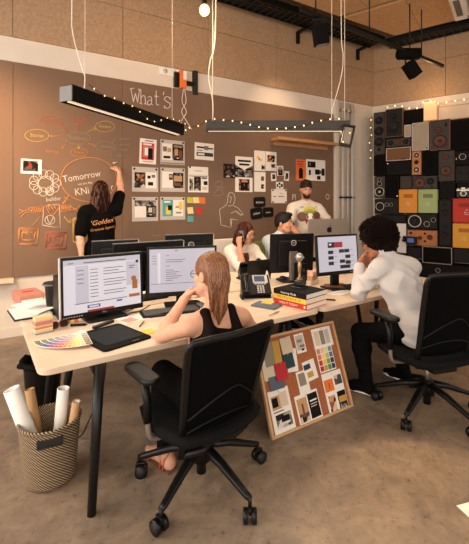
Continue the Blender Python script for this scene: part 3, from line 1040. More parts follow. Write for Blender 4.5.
def cable_tray(name, lab, p0, p1, w, h, mt='black_metal'):
    p0, p1 = Vec(p0), Vec(p1)
    d = (p1-p0)
    L_ = d.length
    o = thing(name, lab, 'cable tray', (p0+p1)/2, math.degrees(math.atan2(d.y, d.x)))
    for s in (-1, 1):
        MB().box((0, s*(w/2-.006), 0), (L_, .012, h), mt).build('side_rail', o)
    r = MB()
    n = int(L_/.12)
    for i in range(n):
        r.box((-L_/2+(i+.5)*L_/n, 0, -h/2+.012), (.03, w-.02, .012), mt)
    r.build('rungs', o)
    c = MB()
    for k in range(5):
        y = (-.36+.18*k)*w
        c.tube([(-L_/2+L_*j/14, y+random.uniform(-.01, .01), -h/2+.03+random.uniform(0, .012)) for j in range(15)], .014, 'cable_black', 6)
    c.build('cables', o)
    for s in (-.3, .3):
        MB().cyl((L_*s, 0, -h/2), (L_*s, 0, 4.94-(p0.z+p1.z)/2), .006, 'black_metal', n=8).build('hanger_rod', o)
    return o


cable_tray('cable_tray', 'long black cable tray under the ceiling along the chalkboard wall', (1.0, 4.62, 4.43), (5.74, 4.62, 4.43), .32, .1)
cable_tray('cable_tray', 'black cable tray under the ceiling along the loudspeaker wall', tuple(RC+RD*4.6+RN*.26+Vec((0, 0, 4.43))), tuple(RC+RD*.34+RN*.26+Vec((0, 0, 4.43))), .28, .1)
for (px, py, lab) in ((299, 22, 'black steel bracket fixed under the tray left of the wires'), (359, 46, 'black steel bracket fixed under the tray near the corner')):
    q = at_y(px, py, BACK-.06)
    o = thing('tray_bracket', lab, 'bracket', (q.x, BACK-.006, 4.36))
    MB().box((0, -.025, -.08), (.05, .05, .2), 'black_metal', bev=.004).build('upright', o)
    MB().box((0, -.12, .0), (.05, .22, .04), 'black_metal', bev=.004).build('bracket_arm', o)

# lighting track with two spots
tz = 3.73
T0, T1 = at_z(300, 8.5, tz), at_z(443, 66, tz)
d = T1-T0
tk = thing('lighting_track', 'black lighting track hung at an angle under the ceiling', 'lighting track', (T0+T1)/2, math.degrees(math.atan2(d.y, d.x)))
MB().box((0, 0, 0), (d.length, .04, .05), 'black_metal', bev=.004).build('rail', tk)
for s in (-.42, -.1, .2, .3):
    MB().cyl((d.length*s, 0, 0), (d.length*s, 0, 4.94-tz), .009, 'black_metal', n=8).build('hanger_rod', tk)


def spot(px, lab, tilt, rz, big, ry=0):
    f = 0
    best = min((abs(CX+F*((CA*(T0+d*k/200).x-SA*(T0+d*k/200).y)/(SA*(T0+d*k/200).x+CA*(T0+d*k/200).y))-px), k) for k in range(201))
    q = T0+d*best[1]/200
    o = thing('track_spotlight', lab, 'spotlight', (q.x, q.y, q.z-.025), rz, 'spotlights on the ceiling track')
    if big:
        MB().tube([(-.17, 0, .0), (-.15, 0, 0), (.15, 0, 0), (.17, 0, 0)], [.06, .085, .085, .06], 'black_matte', 14).build('adapter', o)
        z0 = -.08
    else:
        MB().box((0, 0, -.015), (.16, .05, .03), 'black_metal', bev=.005).build('adapter', o)
        z0 = -.03
    for s in (-.045, .045):
        MB().box((s, 0, z0-.03), (.014, .03, .09), 'black_metal').build('yoke', o)
    T = TR(0, 0, z0-.08, tilt, ry, 0)
    MB().prism(rrect(.16, .16, .02), -.2, .03, 'black_matte', T=T, bev=.006).build('spot_head', o)
    MB().prism(rrect(.13, .13, .02), -.202, -.198, 'glass_dark', T=T).build('lens', o)
    return o


spot(319, 'black box spotlight hanging straight on the track nearer the bulb', 8, -30, False, -10)
spot(408.5, 'black box spotlight tilted sideways under its round adapter', 8, -30, True, -38)

# air conditioner cassette, seen from below
q = Vec((5.997, 3.373, 0))+RD*.45+RN*.45
ac = thing('air_conditioner', 'white ceiling air conditioner with slatted vents at the edge of the wooden ceiling boards', 'air conditioner', (q.x, q.y, 4.35), RROT)
MB().box((0, 0, .05), (.9, .9, .1), 'white_paint', bev=.02).build('casing', ac)
MB().box((0, 0, -.002), (.5, .5, .012), 'pale_grey', bev=.004).build('intake_grille', ac)
sl = MB()
for i in range(12):
    sl.box((0, -.22+.04*i, -.01), (.46, .012, .012), 'grey_plastic')
sl.build('slats', ac)
for (x, y, w, h) in ((0, .36, .54, .08), (0, -.36, .54, .08), (.36, 0, .08, .54), (-.36, 0, .08, .54)):
    MB().box((x, y, -.002), (w, h, .01), 'grey_plastic', bev=.003).build('air_outlet', ac)

# ================================================================ DESKS
DZ = .73


def desk(name, poly, label, legs, group='pale desks with slanted black legs'):
    cx = sum(p[0] for p in poly)/4
    cy = sum(p[1] for p in poly)/4
    o = thing(name, label, 'desk', (cx, cy, 0), 0, group)
    # rounded corner outline
    out = []
    n = len(poly)
    for i in range(n):
        p, a, b = Vec((*poly[i], 0)), Vec((*poly[i-1], 0)), Vec((*poly[(i+1) % n], 0))
        r = .07
        s, e = p+(a-p).normalized()*r, p+(b-p).normalized()*r
        for k in range(7):
            t = k/6
            q = s*(1-t)**2+p*2*t*(1-t)+e*t*t
            out.append((q.x-cx, q.y-cy))
    MB().prism(out, DZ-.032, DZ, 'birch', bev=.003).build('tabletop', o)
    for (x0, y0, x1, y1) in legs:
        MB().cyl((x0-cx, y0-cy, 0), (x1-cx, y1-cy, DZ-.033), .021, 'black_metal', .027, 14).build('leg', o)
    xs = sorted(set(round(l[2]-cx, 2) for l in legs))
    f = MB()
    ys = [l[3]-cy for l in legs]
    for i in range(0, len(legs), 2):
        a, b = legs[i], legs[(i+1) % len(legs)]
        f.box(((a[2]+b[2])/2-cx, (a[3]+b[3])/2-cy, DZ-.055), (.04, abs(b[3]-a[3]), .04), 'black_metal', T=None)
    f.box((0, max(ys)-.02, DZ-.055), (max(xs)-min(xs), .04, .04), 'black_metal')
    f.build('underframe', o)
    return o


D0 = Vec((.112, 1.966, 0))
DA, DB = Vec((.998, .0625, 0)), Vec((-.0625, .998, 0))


def dk(a, b, z=DZ):
    """a along the front edge of the desks from their left corner, b towards the chalkboard"""
    p = D0+DA*a+DB*b
    return Vec((p.x, p.y, z))


def at_d(px, py, z=DZ):
    """same pair for a spot seen on the desks"""
    p = at_z(px, py, z)-D0
    return p.dot(DA), p.dot(DB)


def quad(a0, a1, b0, b1):
    return [tuple(dk(a, b)[:2]) for a, b in ((a0, b0), (a1, b0), (a1, b1), (a0, b1))]


def dlegs(a0, a1, b0, b1, fl=None):
    r = []
    for a, b, s, t in ((a0, b0, -1, -1), (a0, b1, -1, 1), (a1, b0, 1, -1), (a1, b1, 1, 1)):
        f, h = dk(a+s*.03, b+t*.03), dk(a-s*.05, b-t*.05)
        r.append((f.x, f.y, h.x, h.y))
    if fl:
        r[0] = fl
    return r


lt = at_z(101, 368, .69)
desk('desk', quad(0, 1.86, 0, .80), 'front left desk carrying the two lit monitors and the drawing tablet', dlegs(.24, 1.7, .1, .7, (.337, 1.93, lt.x, lt.y+.03)))
desk('desk', quad(0, 1.86, .82, 1.65), 'back left desk with the coral box and loose papers on its corner', dlegs(.18, 1.7, .95, 1.52))
desk('desk', quad(1.875, 3.65, 0, .80), 'front right desk at which the curly haired man leans', dlegs(2.05, 3.5, .2, .7))
desk('desk', quad(1.875, 3.65, .82, 1.65), 'back right desk with the silver computer in front of the standing man', dlegs(2.05, 3.5, .95, 1.52))

# ---------------------------------------------------------------- monitors


def monitor(name, label, loc, rz, w, h, zb, screen=None, ring=False, rim='black_plastic', stand='black_plastic', base=True, buttons=False, group='monitors on the desks', tilt=-4):
    """local: looks towards -y; zb is the height of the lower edge above the desk"""
    o = thing(name, label, 'monitor', (loc[0], loc[1], DZ), rz, group)
    T = TR(0, 0, zb, tilt, 0, 0)
    b = .018
    hs = MB()
    hs.box((0, .012, h/2), (w, .024, h), 'black_plastic', T=T, bev=.005)
    hs.box((0, .036, h/2), (w*.66, .03, h*.66), 'black_plastic', T=T, bev=.012)
    hs.build('housing', o)
    if rim != 'black_plastic':
        MB().box((-w/2-.002, .012, h/2), (.008, .03, h), rim, T=T, bev=.002).build('side_trim', o, 'pale side trim')
        MB().box((0, .012, h+.002), (w, .03, .006), 'grey_plastic', T=T, bev=.002).build('top_trim', o, 'grey top trim')
    if screen:
        sc = MB()
        sw, sh_ = w-2*b, h-b-.035
        z0 = .035
        sc.box((0, -.0012, z0+sh_/2), (sw, .002, sh_), screen[0], T=T)
        k = 0
        for q in screen[1]:
            k += 1
            y = -.0026-.00016*k
            if isinstance(q[3], str):
                x, yy, sz, s, mt = q
                sc.text(s, sz*sh_, T @ TR((x-.5)*sw, y, z0+(1-yy)*sh_, 90), mt)
            elif len(q) == 6:
                x, yy, r, _, _, mt = q
                sc.cyl(((x-.5)*sw, -.001, z0+(1-yy)*sh_), ((x-.5)*sw, y, z0+(1-yy)*sh_), r*sh_, mt, n=20, T=T, smooth=False)
            else:
                x0, y0, x1, y1, mt = q
                sc.box(((x0+x1-1)/2*sw, y/2, z0+(1-(y0+y1)/2)*sh_), ((x1-x0)*sw, abs(y)+.0002, (y1-y0)*sh_), mt, T=T)
        sc.build('screen', o, 'lit screen')
        MB().text('DELL' if buttons else 'lenovo', .014, T @ TR(.0 if buttons else w*.3, -.0014, .018, 90), 'pale_grey').build('lettering', o)
    if buttons:
        bt = MB()
        for i in range(8):
            bt.box((-w*.47+.016*i, -.002, .018), (.008, .003, .005), 'pale_grey', T=T)
        bt.build('button', o)
    if ring:
        rg = MB()
        n = 28
        rg.tube([(.026*math.cos(2*PI*i/n), .0535, h*.78+.026*math.sin(2*PI*i/n)) for i in range(n+1)], .0026, 'pale_grey', 6, T=T)
        rg.text('DELL', .02, T @ TR(0, .0545, h*.78, 90, 0, 180), 'pale_grey')
        rg.build('round_logo', o)
    st = MB()
    st.box((0, .065, (zb+h*.55)/2), (.09, .028, zb+h*.55), stand, bev=.006)
    st.build('stand', o)
    if base:
        MB().prism(rrect(.27, .2, .02), 0, .014, 'black_plastic', T=TR(0, .02, 0), bev=.003).build('base', o)
    return o


SW, SG, SL = 'screen_white', 'screen_grey', 'screen_line'
scr1 = [(.0, .0, 1, .1, SG), (.14, .12, .3, .82, SG), (.3, .12, .46, .82, 'screen_white'), (.46, .12, .8, .82, 'screen_white'), (.8, .12, .98, .6, SG), (.24, .06, .8, .075, 'screen_dark'), (.05, .055, .12, .07, SL)]
for i in range(9):
    scr1.append((.32, .2+.065*i, .42, .212+.065*i, SL))
for i in range(4):
    scr1.append((.16, .2+.08*i, .24, .212+.08*i, SL))
for i, w_ in enumerate((.26, .2, .3, .0, .28, .3, .24, .0, .3, .27)):
    if w_:
        scr1.append((.49, .2+.055*i, .49+w_, .212+.055*i, SL))
scr1 += [(.14, .82, .8, .832, SL), (.12, .825, .14, .83, SL), (.28, .875, .44, .93, 'screen_blue'), (.3, .888, .42, .917, 'screen_white'), (.66, .855, .73, .885, 'screen_blue'), (.28, .965, .62, 1.0, 'screen_red'),
         (.9, .47, .052, 0, 0, 'screen_orange'), (.88, .5, .95, .68, 'screen_orange'), (.83, .78, .98, .84, 'screen_orange'), (.86, .68, .97, .78, 'screen_white'), (.955, .13, .03, 0, 0, 'screen_dark'), (.84, .2, .92, .215, SL), (.84, .24, .9, .255, SL)]
scr2 = [(.0, .0, 1, .07, SG), (.02, .09, .12, .8, SG), (.12, .09, .16, .8, SW), (.0, .82, 1, 1, SG), (.38, .035, .42, .05, 'screen_dark'), (.02, .8, .98, .81, SL)]
for i in range(4):
    scr2.append((.04, .15+.06*i, .1, .16+.06*i, SL))
for i, w_ in enumerate((.05, 0, .3, .26, 0, .06, 0, .12, .2, .16, .24, .18, .1)):
    if w_:
        scr2.append((.24, .15+.048*i, .24+w_, .162+.048*i, SL))
scr3 = [(.24, .16, .4, .32, 'screen_dark'), (.4, .16, .62, .32, 'screen_red'), (.43, .2, .58, .28, 'screen_red'), (.27, .2, .33, .25, 'screen_white')]
for (x, y) in ((.24, .4), (.24, .56), (.24, .72), (.52, .38), (.66, .38), (.68, .55), (.53, .68), (.68, .72), (.53, .84), (.66, .84)):
    scr3.append((x, y, x+.13, y+.1, 'screen_dark'))
    scr3.append((x+.15, y+.02, x+.22, y+.03, SL))

PSI = 3.8
monitor('monitor', 'large lit monitor at the left end of the front desk with orange shapes on screen', (.553, 2.67), 8, .56, .40, .022, (SW, scr1), buttons=True, rim='pale_grey')
monitor('monitor', 'lit monitor facing the long haired woman, white document on screen', (1.12, 2.66), -15, .53, .37, .08, (SG, scr2))
monitor('monitor', 'lit monitor facing the curly haired man, page with a red banner', (2.59, 2.505), -4, .49, .365, .125, (SG, scr3), tilt=-5)
monitor('monitor', 'back of a black monitor just behind the large lit monitor', (.98, 3.07), 183.5, .60, .4, .06, (SW, scr2[:4]), ring=True, rim='pale_grey')
monitor('monitor', 'back of a black monitor below the chalk portrait, just behind the white document screen', (1.385, 3.17), 176, .45, .4, .10, (SW, scr2[:4]), ring=True, rim='pale_grey')
monitor('monitor', 'back of a black monitor with a grey stand behind the trophy', (2.44, 3.02), 165, .47, .39, .085, (SW, scr2[:4]), ring=True, stand='alu')

# silver all-in-one computer
im = thing('desktop_computer', 'silver all-in-one computer seen from behind in front of the standing man', 'computer', (3.31, 3.40, DZ), 168)
T = TR(0, 0, .13, -6)
MB().prism(rrect(.56, .46, .02), -.016, .016, 'alu', T=T @ TR(0, 0, .235, 90), bev=.006).build('casing', im)
MB().box((0, -.017, .27), (.52, .002, .36), 'screen_grey', T=T).build('screen', im, 'lit screen')
st = MB()
st.tube([(0, .03, .3), (0, .10, .13), (0, .11, .02)], [.05, .05, .05], 'alu', 8)
st.box((0, .05, .006), (.2, .18, .012), 'alu', bev=.004)
st.build('stand', im)
ap = MB()
T2 = T @ TR(0, .0168, .335, 90, 0, 180)
out = []
for i in range(36):
    a = 2*PI*i/36
    r = .034*(1-.18*abs(math.sin(a))**8*(1 if math.sin(a) > 0 else .8)+.06*abs(math.cos(a)))
    out.append((r*math.cos(a), r*1.08*math.sin(a)))
out = [(x if not (x > .024 and -.012 < y < .018) else .024, y) for x, y in out]
ap.prism(out, 0, .0016, 'ink', T=T2)
ap.prism([(0, .04), (.014, .048), (.018, .062), (.004, .055)], 0, .0016, 'ink', T=T2)
ap.build('apple_emblem', im, 'black apple emblem')

# ---------------------------------------------------------------- office chairs


def office_chair(label, loc, rz, seat, top, bot, base_rot=0, mt='chair_mesh'):
    """local: faces +y"""
    o = thing('office_chair', label, 'chair', loc, rz, 'black mesh office chairs')
    # five star base
    hub = MB()
    hub.cyl((0, 0, .13), (0, 0, .235), .05, 'black_plastic', .042, 20)
    hub.build('hub', o)
    MB().cyl((0, 0, .06), (0, 0, .21), .026, 'black_plastic', n=16).cyl((0, 0, .2), (0, 0, seat-.09), .016, 'steel', n=14).build('gas_column', o)
    cas = None
    for k in range(5):
        a = math.radians(base_rot+72*k)
        c, s_ = math.cos(a), math.sin(a)
        MB().tube([(c*.03, s_*.03, .205), (c*.16, s_*.16, .175), (c*.33, s_*.33, .112), (c*.352, s_*.352, .108)], [.03, .026, .019, .016], 'black_plastic', 10, flat=.8).build('base_arm', o)
        w = MB()
        w.cyl((0, 0, .06), (0, 0, .115), .009, 'black_plastic', n=8)
        w.box((0, .008, .062), (.018, .05, .03), 'black_plastic', bev=.006)
        cs = w.build('caster', o)
        cs.location = (c*.352, s_*.352, 0)
        cs.rotation_euler = (0, 0, a+.9+k)
        for sx in (-1, 1):
            wh = MB().cyl((sx*.010, .012, .034), (sx*.031, .012, .034), .034, 'black_plastic', n=20).cyl((sx*.030, .012, .034), (sx*.0325, .012, .034), .024, 'charcoal', n=16)
            wh.build('wheel', cs)
    # mechanism and seat
    MB().box((0, -.03, seat-.085), (.2, .28, .05), 'black_plastic', bev=.012).build('mechanism', o)
    MB().cyl((.1, .06, seat-.085), (.24, .06, seat-.085), .008, 'black_plastic', n=8).cyl((.24, .06, seat-.085), (.27, .06, seat-.085), .016, 'black_plastic', n=10).build('lever', o)
    sp = MB()
    nx, ny = 12, 12
    vs, fs = [], []
    for lay in (0, 1):
        for j in range(ny+1):
            for i in range(nx+1):
                u, v = i/nx*2-1, j/ny*2-1
                # squircle seat
                x = u*math.sqrt(1-.36*v*v)*.295
                y = v*math.sqrt(1-.30*u*u)*.28+.02
                z = seat-.03*max(0, v)**3-.012*(1-u*u)*(1-v*v)+.006*u*u
                if lay:
                    e = max(abs(u), abs(v))
                    z = seat-.065+.03*e**6-.02*max(0, v)**3
                    x, y = x*.97, y*.97
                vs.append((x, y, z))
    N = (nx+1)*(ny+1)
    for j in range(ny):
        for i in range(nx):
            q = j*(nx+1)+i
            fs.append((q, q+1, q+nx+2, q+nx+1))
            fs.append((N+q, N+q+nx+1, N+q+nx+2, N+q+1))
    ring = [i for i in range(nx+1)]+[(j)*(nx+1)+nx for j in range(1, ny+1)]+[ny*(nx+1)+i for i in range(nx-1, -1, -1)]+[j*(nx+1) for j in range(ny-1, 0, -1)]
    for k in range(len(ring)):
        a, b = ring[k], ring[(k+1) % len(ring)]
        fs.append((b, a, N+a, N+b))
    sp.add(vs, fs, 'chair_pad', True)
    sp.build('seat', o)
    # backrest: mesh panel in a frame, wider at the top
    H_ = top-bot

    def bk(u, v, off=0.):
        hw = .204+.022*min(1, v*2)+.032*max(0, v-.45)/.55
        x = u*hw
        y = -.145-.15*v-.03*v*v+.05*u*u*(.5+.5*v)-off
        if v > .94:
            z = bot+H_*v-.012*abs(u)**5
        else:
            z = bot+H_*v
        return (x, y, z)
    nu, nv = 14, 18
    pm = MB()
    vs, fs = [], []
    for off in (0, .012):
        for j in range(nv+1):
            for i in range(nu+1):
                vs.append(bk((i/nu*2-1)*.985, .12+.87*j/nv, off))
    N = (nu+1)*(nv+1)
    for j in range(nv):
        for i in range(nu):
            q = j*(nu+1)+i
            fs.append((q, q+nu+1, q+nu+2, q+1))
            fs.append((N+q, N+q+1, N+q+nu+2, N+q+nu+1))
    ring = [i for i in range(nu+1)]+[(j)*(nu+1)+nu for j in range(1, nv+1)]+[nv*(nu+1)+i for i in range(nu-1, -1, -1)]+[j*(nu+1) for j in range(nv-1, 0, -1)]
    for k in range(len(ring)):
        a, b = ring[k], ring[(k+1) % len(ring)]
        fs.append((a, b, N+b, N+a))
    pm.add(vs, fs, mt, True)
    br = pm.build('backrest', o)
    fr = MB()
    path = [bk(-1, 0, .004)]+[bk(-1, v, .006) for v in (.1, .2, .35, .5, .65, .8, .9)]+[bk(-.985, .97, .006), bk(-.93, .998, .006), bk(-.6, 1.0, .006), bk(-.3, 1.0, .006), bk(0, 1.0, .006), bk(.3, 1, .006), bk(.6, 1, .006), bk(.93, .998, .006), bk(.985, .97, .006)]+[bk(1, v, .006) for v in (.9, .8, .65, .5, .35, .2, .1)]+[bk(1, 0, .004)]
    fr.tube(path, [.02]*8+[.018]*9+[.02]*8, 'black_plastic', 10, flat=.8)
    fr.build('back_frame', o)
    lb = MB()
    for (z, a, ww) in ((.3, .1, .9), (.62, -.07, .9)):
        lb.tube(smooth_path([bk(u, .3+(.22 if u < .0 else .26)*(1-abs(u))**.8 if z == .3 else .2+.08*(1-u*u), .016) for u in (-.95, -.6, -.2, .2, .6, .95)], 5), .0045, 'black_plastic', 6)
    lb.build('lumbar_seam', o)
    MB().tube([bk(-1, .0, 0), (-.1, -.15, bot+.0), (0, -.13, seat-.09), (.1, -.15, bot+.0), bk(1, .0, 0)], [.018, .02, .024, .02, .018], 'black_plastic', 10).build('back_support', o)
    # arms
    for s in (-1, 1):
        MB().tube(smooth_path([(s*.18, .0, seat-.07), (s*.28, .0, seat-.06), (s*.31, .0, seat-.02), (s*.315, .0, seat+.06)], 5), .014, 'alu', 10).build('arm_bracket', o, 'silver arm bracket')
        MB().tube([(s*.315, 0, seat+.03), (s*.318, .0, seat+.13), (s*.318, .03, seat+.235)], [.022, .02, .024], 'black_plastic', 10, flat=.7).build('arm_post', o)
        ar = MB()
        ar.prism([(x, y) for x, y in rrect(.095, .27, .045, 6)], seat+.235, seat+.265, 'black_plastic', T=TR(s*.318, .06, 0), bev=.012)
        ar.build('armrest', o)
    return o


office_chair('black mesh office chair with the long haired woman on it', (.885, 1.852, 0), 9, .41, .895, .29, 60)
office_chair('black mesh office chair with the curly haired man on it', (2.595, 1.66, 0), -14, .455, 1.05, .40, 134)


def plain_chair(label, loc, rz, mt, top):
    o = thing('visitor_chair', label, 'chair', loc, rz, 'chairs behind the back desks')
    MB().prism(rrect(.46, .44, .06), .43, .48, mt, bev=.012).build('seat', o)
    MB().prism(rrect(.46, .46, .06), -.018, .018, mt, T=TR(0, -.21, top-.23, 84), bev=.01).build('backrest', o)
    for x in (-.18, .18):
        for y in (-.17, .17):
            MB().cyl((x*1.1, y*1.1, 0), (x, y, .432), .013, 'black_metal', n=10).build('leg', o)
    return o


plain_chair('cream upholstered chair under the woman on the phone', (2.36, 4.02, 0), 183, 'cream', 1.06)
plain_chair('green upholstered chair under the man in the pale blue shirt', (3.02, 4.05, 0), 183, 'seat_green', 1.0)

# ================================================================ THINGS ON AND AROUND THE DESKS


def rot_of(p, q):
    return math.degrees(math.atan2(q.y-p.y, q.x-p.x))


# coral box and papers on the far left corner
p = at_z(25, 302, DZ)
a, b = at_z(31, 304, DZ), at_z(40, 297.5, DZ)
cb = thing('storage_box', 'coral red lidded box on the far left corner of the back desk', 'box', (p.x+.02, p.y+.02, DZ), 12)
MB().box((0, 0, .028), (.17, .25, .056), 'coral', bev=.004).build('box_body', cb)
MB().box((0, 0, .064), (.178, .258, .026), 'coral', bev=.005).build('lid', cb)
MB().box((0, 0, .0775), (.08, .04, .001), 'crimson').build('print', cb)
MB().box((0, -.1275, .03), (.15, .002, .02), 'paper').build('paper_label', cb, 'white paper label on the front')
fo = thing('document_folder', 'black document folder under the loose papers on the left of the back desk', 'folder', tuple(at_z(30, 313.5, DZ)), 8)
MB().prism(rrect(.24, .31, .01), 0, .012, 'charcoal', bev=.002).build('cover', fo)
MB().box((0, 0, .014), (.225, .295, .004), 'paper').build('pages', fo)
for i, (px, py, rz, w, d, lab) in enumerate(((38, 305.5, 24, .30, .21, 'loose white sheet lying nearest the coral box'), (42, 311, 40, .29, .2, 'loose white printed sheet on top of the black folder'), (32, 316, 16, .2, .14, 'small white sheet at the desk edge below the others'))):
    q = at_z(px, py, DZ)
    nx = 8
    vs, fs = [], []
    for k in (0, 1):
        for i2 in range(nx+1):
            x = (i2/nx-.5)*w
            z = .0165+.004*i+.010*math.sin(i2/nx*PI)*(1-.2*i)+k*.0012 if i < 2 else .001+k*.0012
            vs += [(x, -d/2, z), (x, d/2, z)]
    n2 = 2*(nx+1)
    for i2 in range(nx):
        a_ = 2*i2
        fs += [(a_+1, a_, a_+2, a_+3), (n2+a_, n2+a_+1, n2+a_+3, n2+a_+2), (a_, n2+a_, n2+a_+2, a_+2), (a_+1, a_+3, n2+a_+3, n2+a_+1)]
    fs += [(0, 1, n2+1, n2), (2*nx, n2+2*nx, n2+2*nx+1, 2*nx+1)]
    mb = MB().add(vs, fs, 'paper')
    if i == 1:
        for k in range(3):
            mb.box((-.03+.0*k, .03-.03*k, .0325), (.12, .002, .0008), 'ink_grey')
    single(mb, 'loose_sheet', lab, 'paper', (q.x, q.y, DZ), rz, 'loose papers on the back left desk')
# tub and upright file beside the big monitor
q = at_z(56, 313, DZ)
tb = thing('pen_tub', 'dark grey plastic tub with a wide rim behind the big monitor', 'tub', (q.x-.005, q.y+.12, DZ))
MB().lathe([(0, 0), (.042, 0), (.046, .01), (.056, .175), (.068, .18), (.068, .198), (.06, .198), (.05, .05), (0, .05)], 'charcoal', 24).build('tub_body', tb)
MB().tube([(x, y, .186) for x, y in arc((0, 0), .072, .6, 5.6, 16)], .006, 'grey_plastic', 6).build('rim_band', tb)
q = at_z(62, 319, DZ)
fl_ = thing('file_box', 'tall black file box standing against the left side of the big monitor', 'file box', (q.x-.005, q.y+.09, DZ), 3.5)
MB().box((0, 0, .135), (.055, .2, .27), 'black_plastic', bev=.004).build('case', fl_)
MB().box((0, -.1015, .05), (.03, .003, .05), 'grey_plastic', bev=.001).build('label_plate', fl_)
MB().cyl((0, -.1, .17), (0, -.104, .17), .012, 'grey_plastic').build('finger_hole', fl_)
# striped note block
q = at_z(43, 333, DZ)
nb = thing('note_block', 'upright block of paper striped coral, peach and cream at the desk edge', 'note block', (q.x, q.y+.01, DZ), 14)
z = 0
for h_, m_ in ((.008, 'teal'), (.014, 'peach'), (.008, 'pale_yellow'), (.012, 'coral'), (.01, 'peach'), (.022, 'coral'), (.01, 'peach'), (.016, 'pale_yellow')):
    MB().box((0, 0, z+h_/2), (.098, .05, h_), m_).build('paper_layer', nb)
    z += h_
# sunglasses
q = at_z(59, 328.5, DZ)
sg = thing('sunglasses', 'dark red sunglasses lying folded next to the striped block', 'sunglasses', (q.x, q.y, DZ), 20)
for s in (-1, 1):
    MB().prism(rrect(.05, .036, .014), -.0015, .0015, 'black_gloss', T=TR(s*.031, 0, .026, 70)).build('lens', sg)
    f = MB()
    f.tube([(s*.031+x, y*.34, .026+y*.94) for x, y in rrect(.054, .04, .016)+[rrect(.054, .04, .016)[0]]], .0032, 'brown', 6)
    f.build('rim', sg)
    MB().tube([(s*.057, .006, .038), (s*.05, .05, .02), (-s*.03, .062, .012)], .003, 'brown', 6).build('temple', sg)
MB().tube([(-.008, 0, .033), (0, -.002, .037), (.008, 0, .033)], .003, 'crimson', 6).build('bridge', sg)
# eraser, marker, case, pens, notes
q = at_z(72.5, 322.5, DZ)
single(MB().prism(rrect(.07, .036, .006), 0, .022, 'orange', bev=.003).box((.0, 0, .011), (.024, .0385, .0235), 'pale_yellow'), 'eraser', 'orange eraser beside the foot of the big monitor', 'eraser', (q.x, q.y, DZ), -12)
q = at_z(79, 326, DZ)
single(MB().cyl((-.05, 0, .008), (.035, 0, .008), .008, 'black_plastic', n=10).cyl((.035, 0, .008), (.05, 0, .008), .008, 'black_plastic', .003, 10), 'marker_pen', 'black marker pen between eraser and colour fan', 'pen', (q.x, q.y, DZ), -20)
q = at_z(103.5, 325.5, DZ)
pc_ = thing('pen_case', 'slim black pen case in front of the big monitor', 'pen case', (q.x, q.y, DZ), 32)
MB().prism(rrect(.165, .03, .01), 0, .016, 'black_plastic', bev=.004).build('case_body', pc_)
MB().box((.04, 0, .0165), (.003, .031, .002), 'grey_plastic').build('seam', pc_)
for (px, py, rz, w, mt, lab) in ((129.5, 320.5, 22, .085, 'pink', 'pink sticky note behind the drawing tablet'), (148, 332, 10, .085, 'yellow', 'bright yellow sticky note by the woman\'s elbow')):
    q = at_z(px, py, DZ)
    single(MB().box((0, 0, .002), (w, w, .003), mt), 'sticky_note', lab, 'sticky note', (q.x, q.y, DZ), rz, 'sticky notes on the front desk')
q = at_z(141.5, 325, DZ)
single(MB().cyl((-.05, 0, .006), (.04, 0, .006), .004, 'black_plastic', n=8).cyl((.04, 0, .006), (.07, 0, .006), .004, 'gold', .001, 8), 'pen', 'thin black pen between the pink and yellow notes', 'pen', (q.x, q.y, DZ+.0005), 60)
q = at_z(124, 319, DZ)
single(MB().box((0, 0, .002), (.2, .14, .003), 'paper'), 'loose_sheet', 'white sheet with a pink note, in front of the big monitor foot', 'paper', (q.x+.06, q.y-.02, DZ-.001), 15)

# drawing tablet
c4 = [at_z(x, y, DZ) for x, y in ((82, 335), (126, 323), (147, 338.5), (97, 353))]
c = (c4[0]+c4[1]+c4[2]+c4[3])/4
tab = thing('drawing_tablet', 'flat black drawing tablet on the front desk before the big monitor', 'drawing tablet', (c.x-.008, c.y-.008, DZ), 17)
tw, td = .30, .365
MB().prism(rrect(tw, td, .025), 0, .010, 'black_matte', bev=.003).build('body', tab)
MB().prism(rrect(tw-.06, td-.10, .006), .0101, .0112, 'tablet_face', T=TR(.012, .01, 0)).build('drawing_area', tab, 'blue grey drawing area')
kb = MB()
for i in range(4):
    kb.cyl((-tw/2+.022, .1-.03*i, .010), (-tw/2+.022, .1-.03*i, .0118), .007, 'charcoal', n=12)
kb.build('button', tab)
MB().text('wacom', .016, TR(.05, -td/2+.02, .0108), 'pale_grey').build('lettering', tab)

# colour fan: fifteen strips opened around one corner
pv_ = at_z(82, 333.5, DZ)
e1, e2 = at_z(37, 342.5, DZ)-pv_, at_z(92, 353, DZ)-pv_
a1, a2 = math.atan2(e1.y, e1.x), math.atan2(e2.y, e2.x)
if a2 < a1:
    a2 += 2*PI
fan = thing('colour_fan', 'open fan of colour swatches on the corner of the front desk', 'colour fan', (pv_.x, pv_.y, DZ))
hues = [(120, 70, 40), (160, 60, 40), (40, 110, 70), (30, 120, 110), (30, 90, 150), (60, 70, 150), (110, 60, 140), (170, 50, 120), (200, 50, 70), (214, 80, 40), (226, 120, 40), (234, 160, 50), (240, 190, 70), (236, 206, 110), (220, 196, 140), (120, 90, 60)]
NS = 16
for k in range(NS):
    an = a1+(a2-a1)*k/(NS-1)
    mb = MB(Euler((0, 0, an)).to_matrix().to_4x4())
    mb.box((.13, 0, .002+k*.0011), (.26, .036, .001), 'paper')
    for j in range(6):
        c_ = hues[k]
        f_ = .12*j
        rgb = [min(255, int(c_[i]+(245-c_[i])*f_*.8)) for i in range(3)]
        nm = 'swatch_%d_%d' % (k, j)
        mat(nm, lin(*rgb), .6)
        mb.box((.24-.034*j, 0, .0027+k*.0011), (.028, .031, .0006), nm)
    mb.build('swatch_strip', fan)
MB().cyl((.008, 0, 0), (.008, 0, .022), .005, 'steel', n=12).build('rivet', fan)

# keyboard and mouse


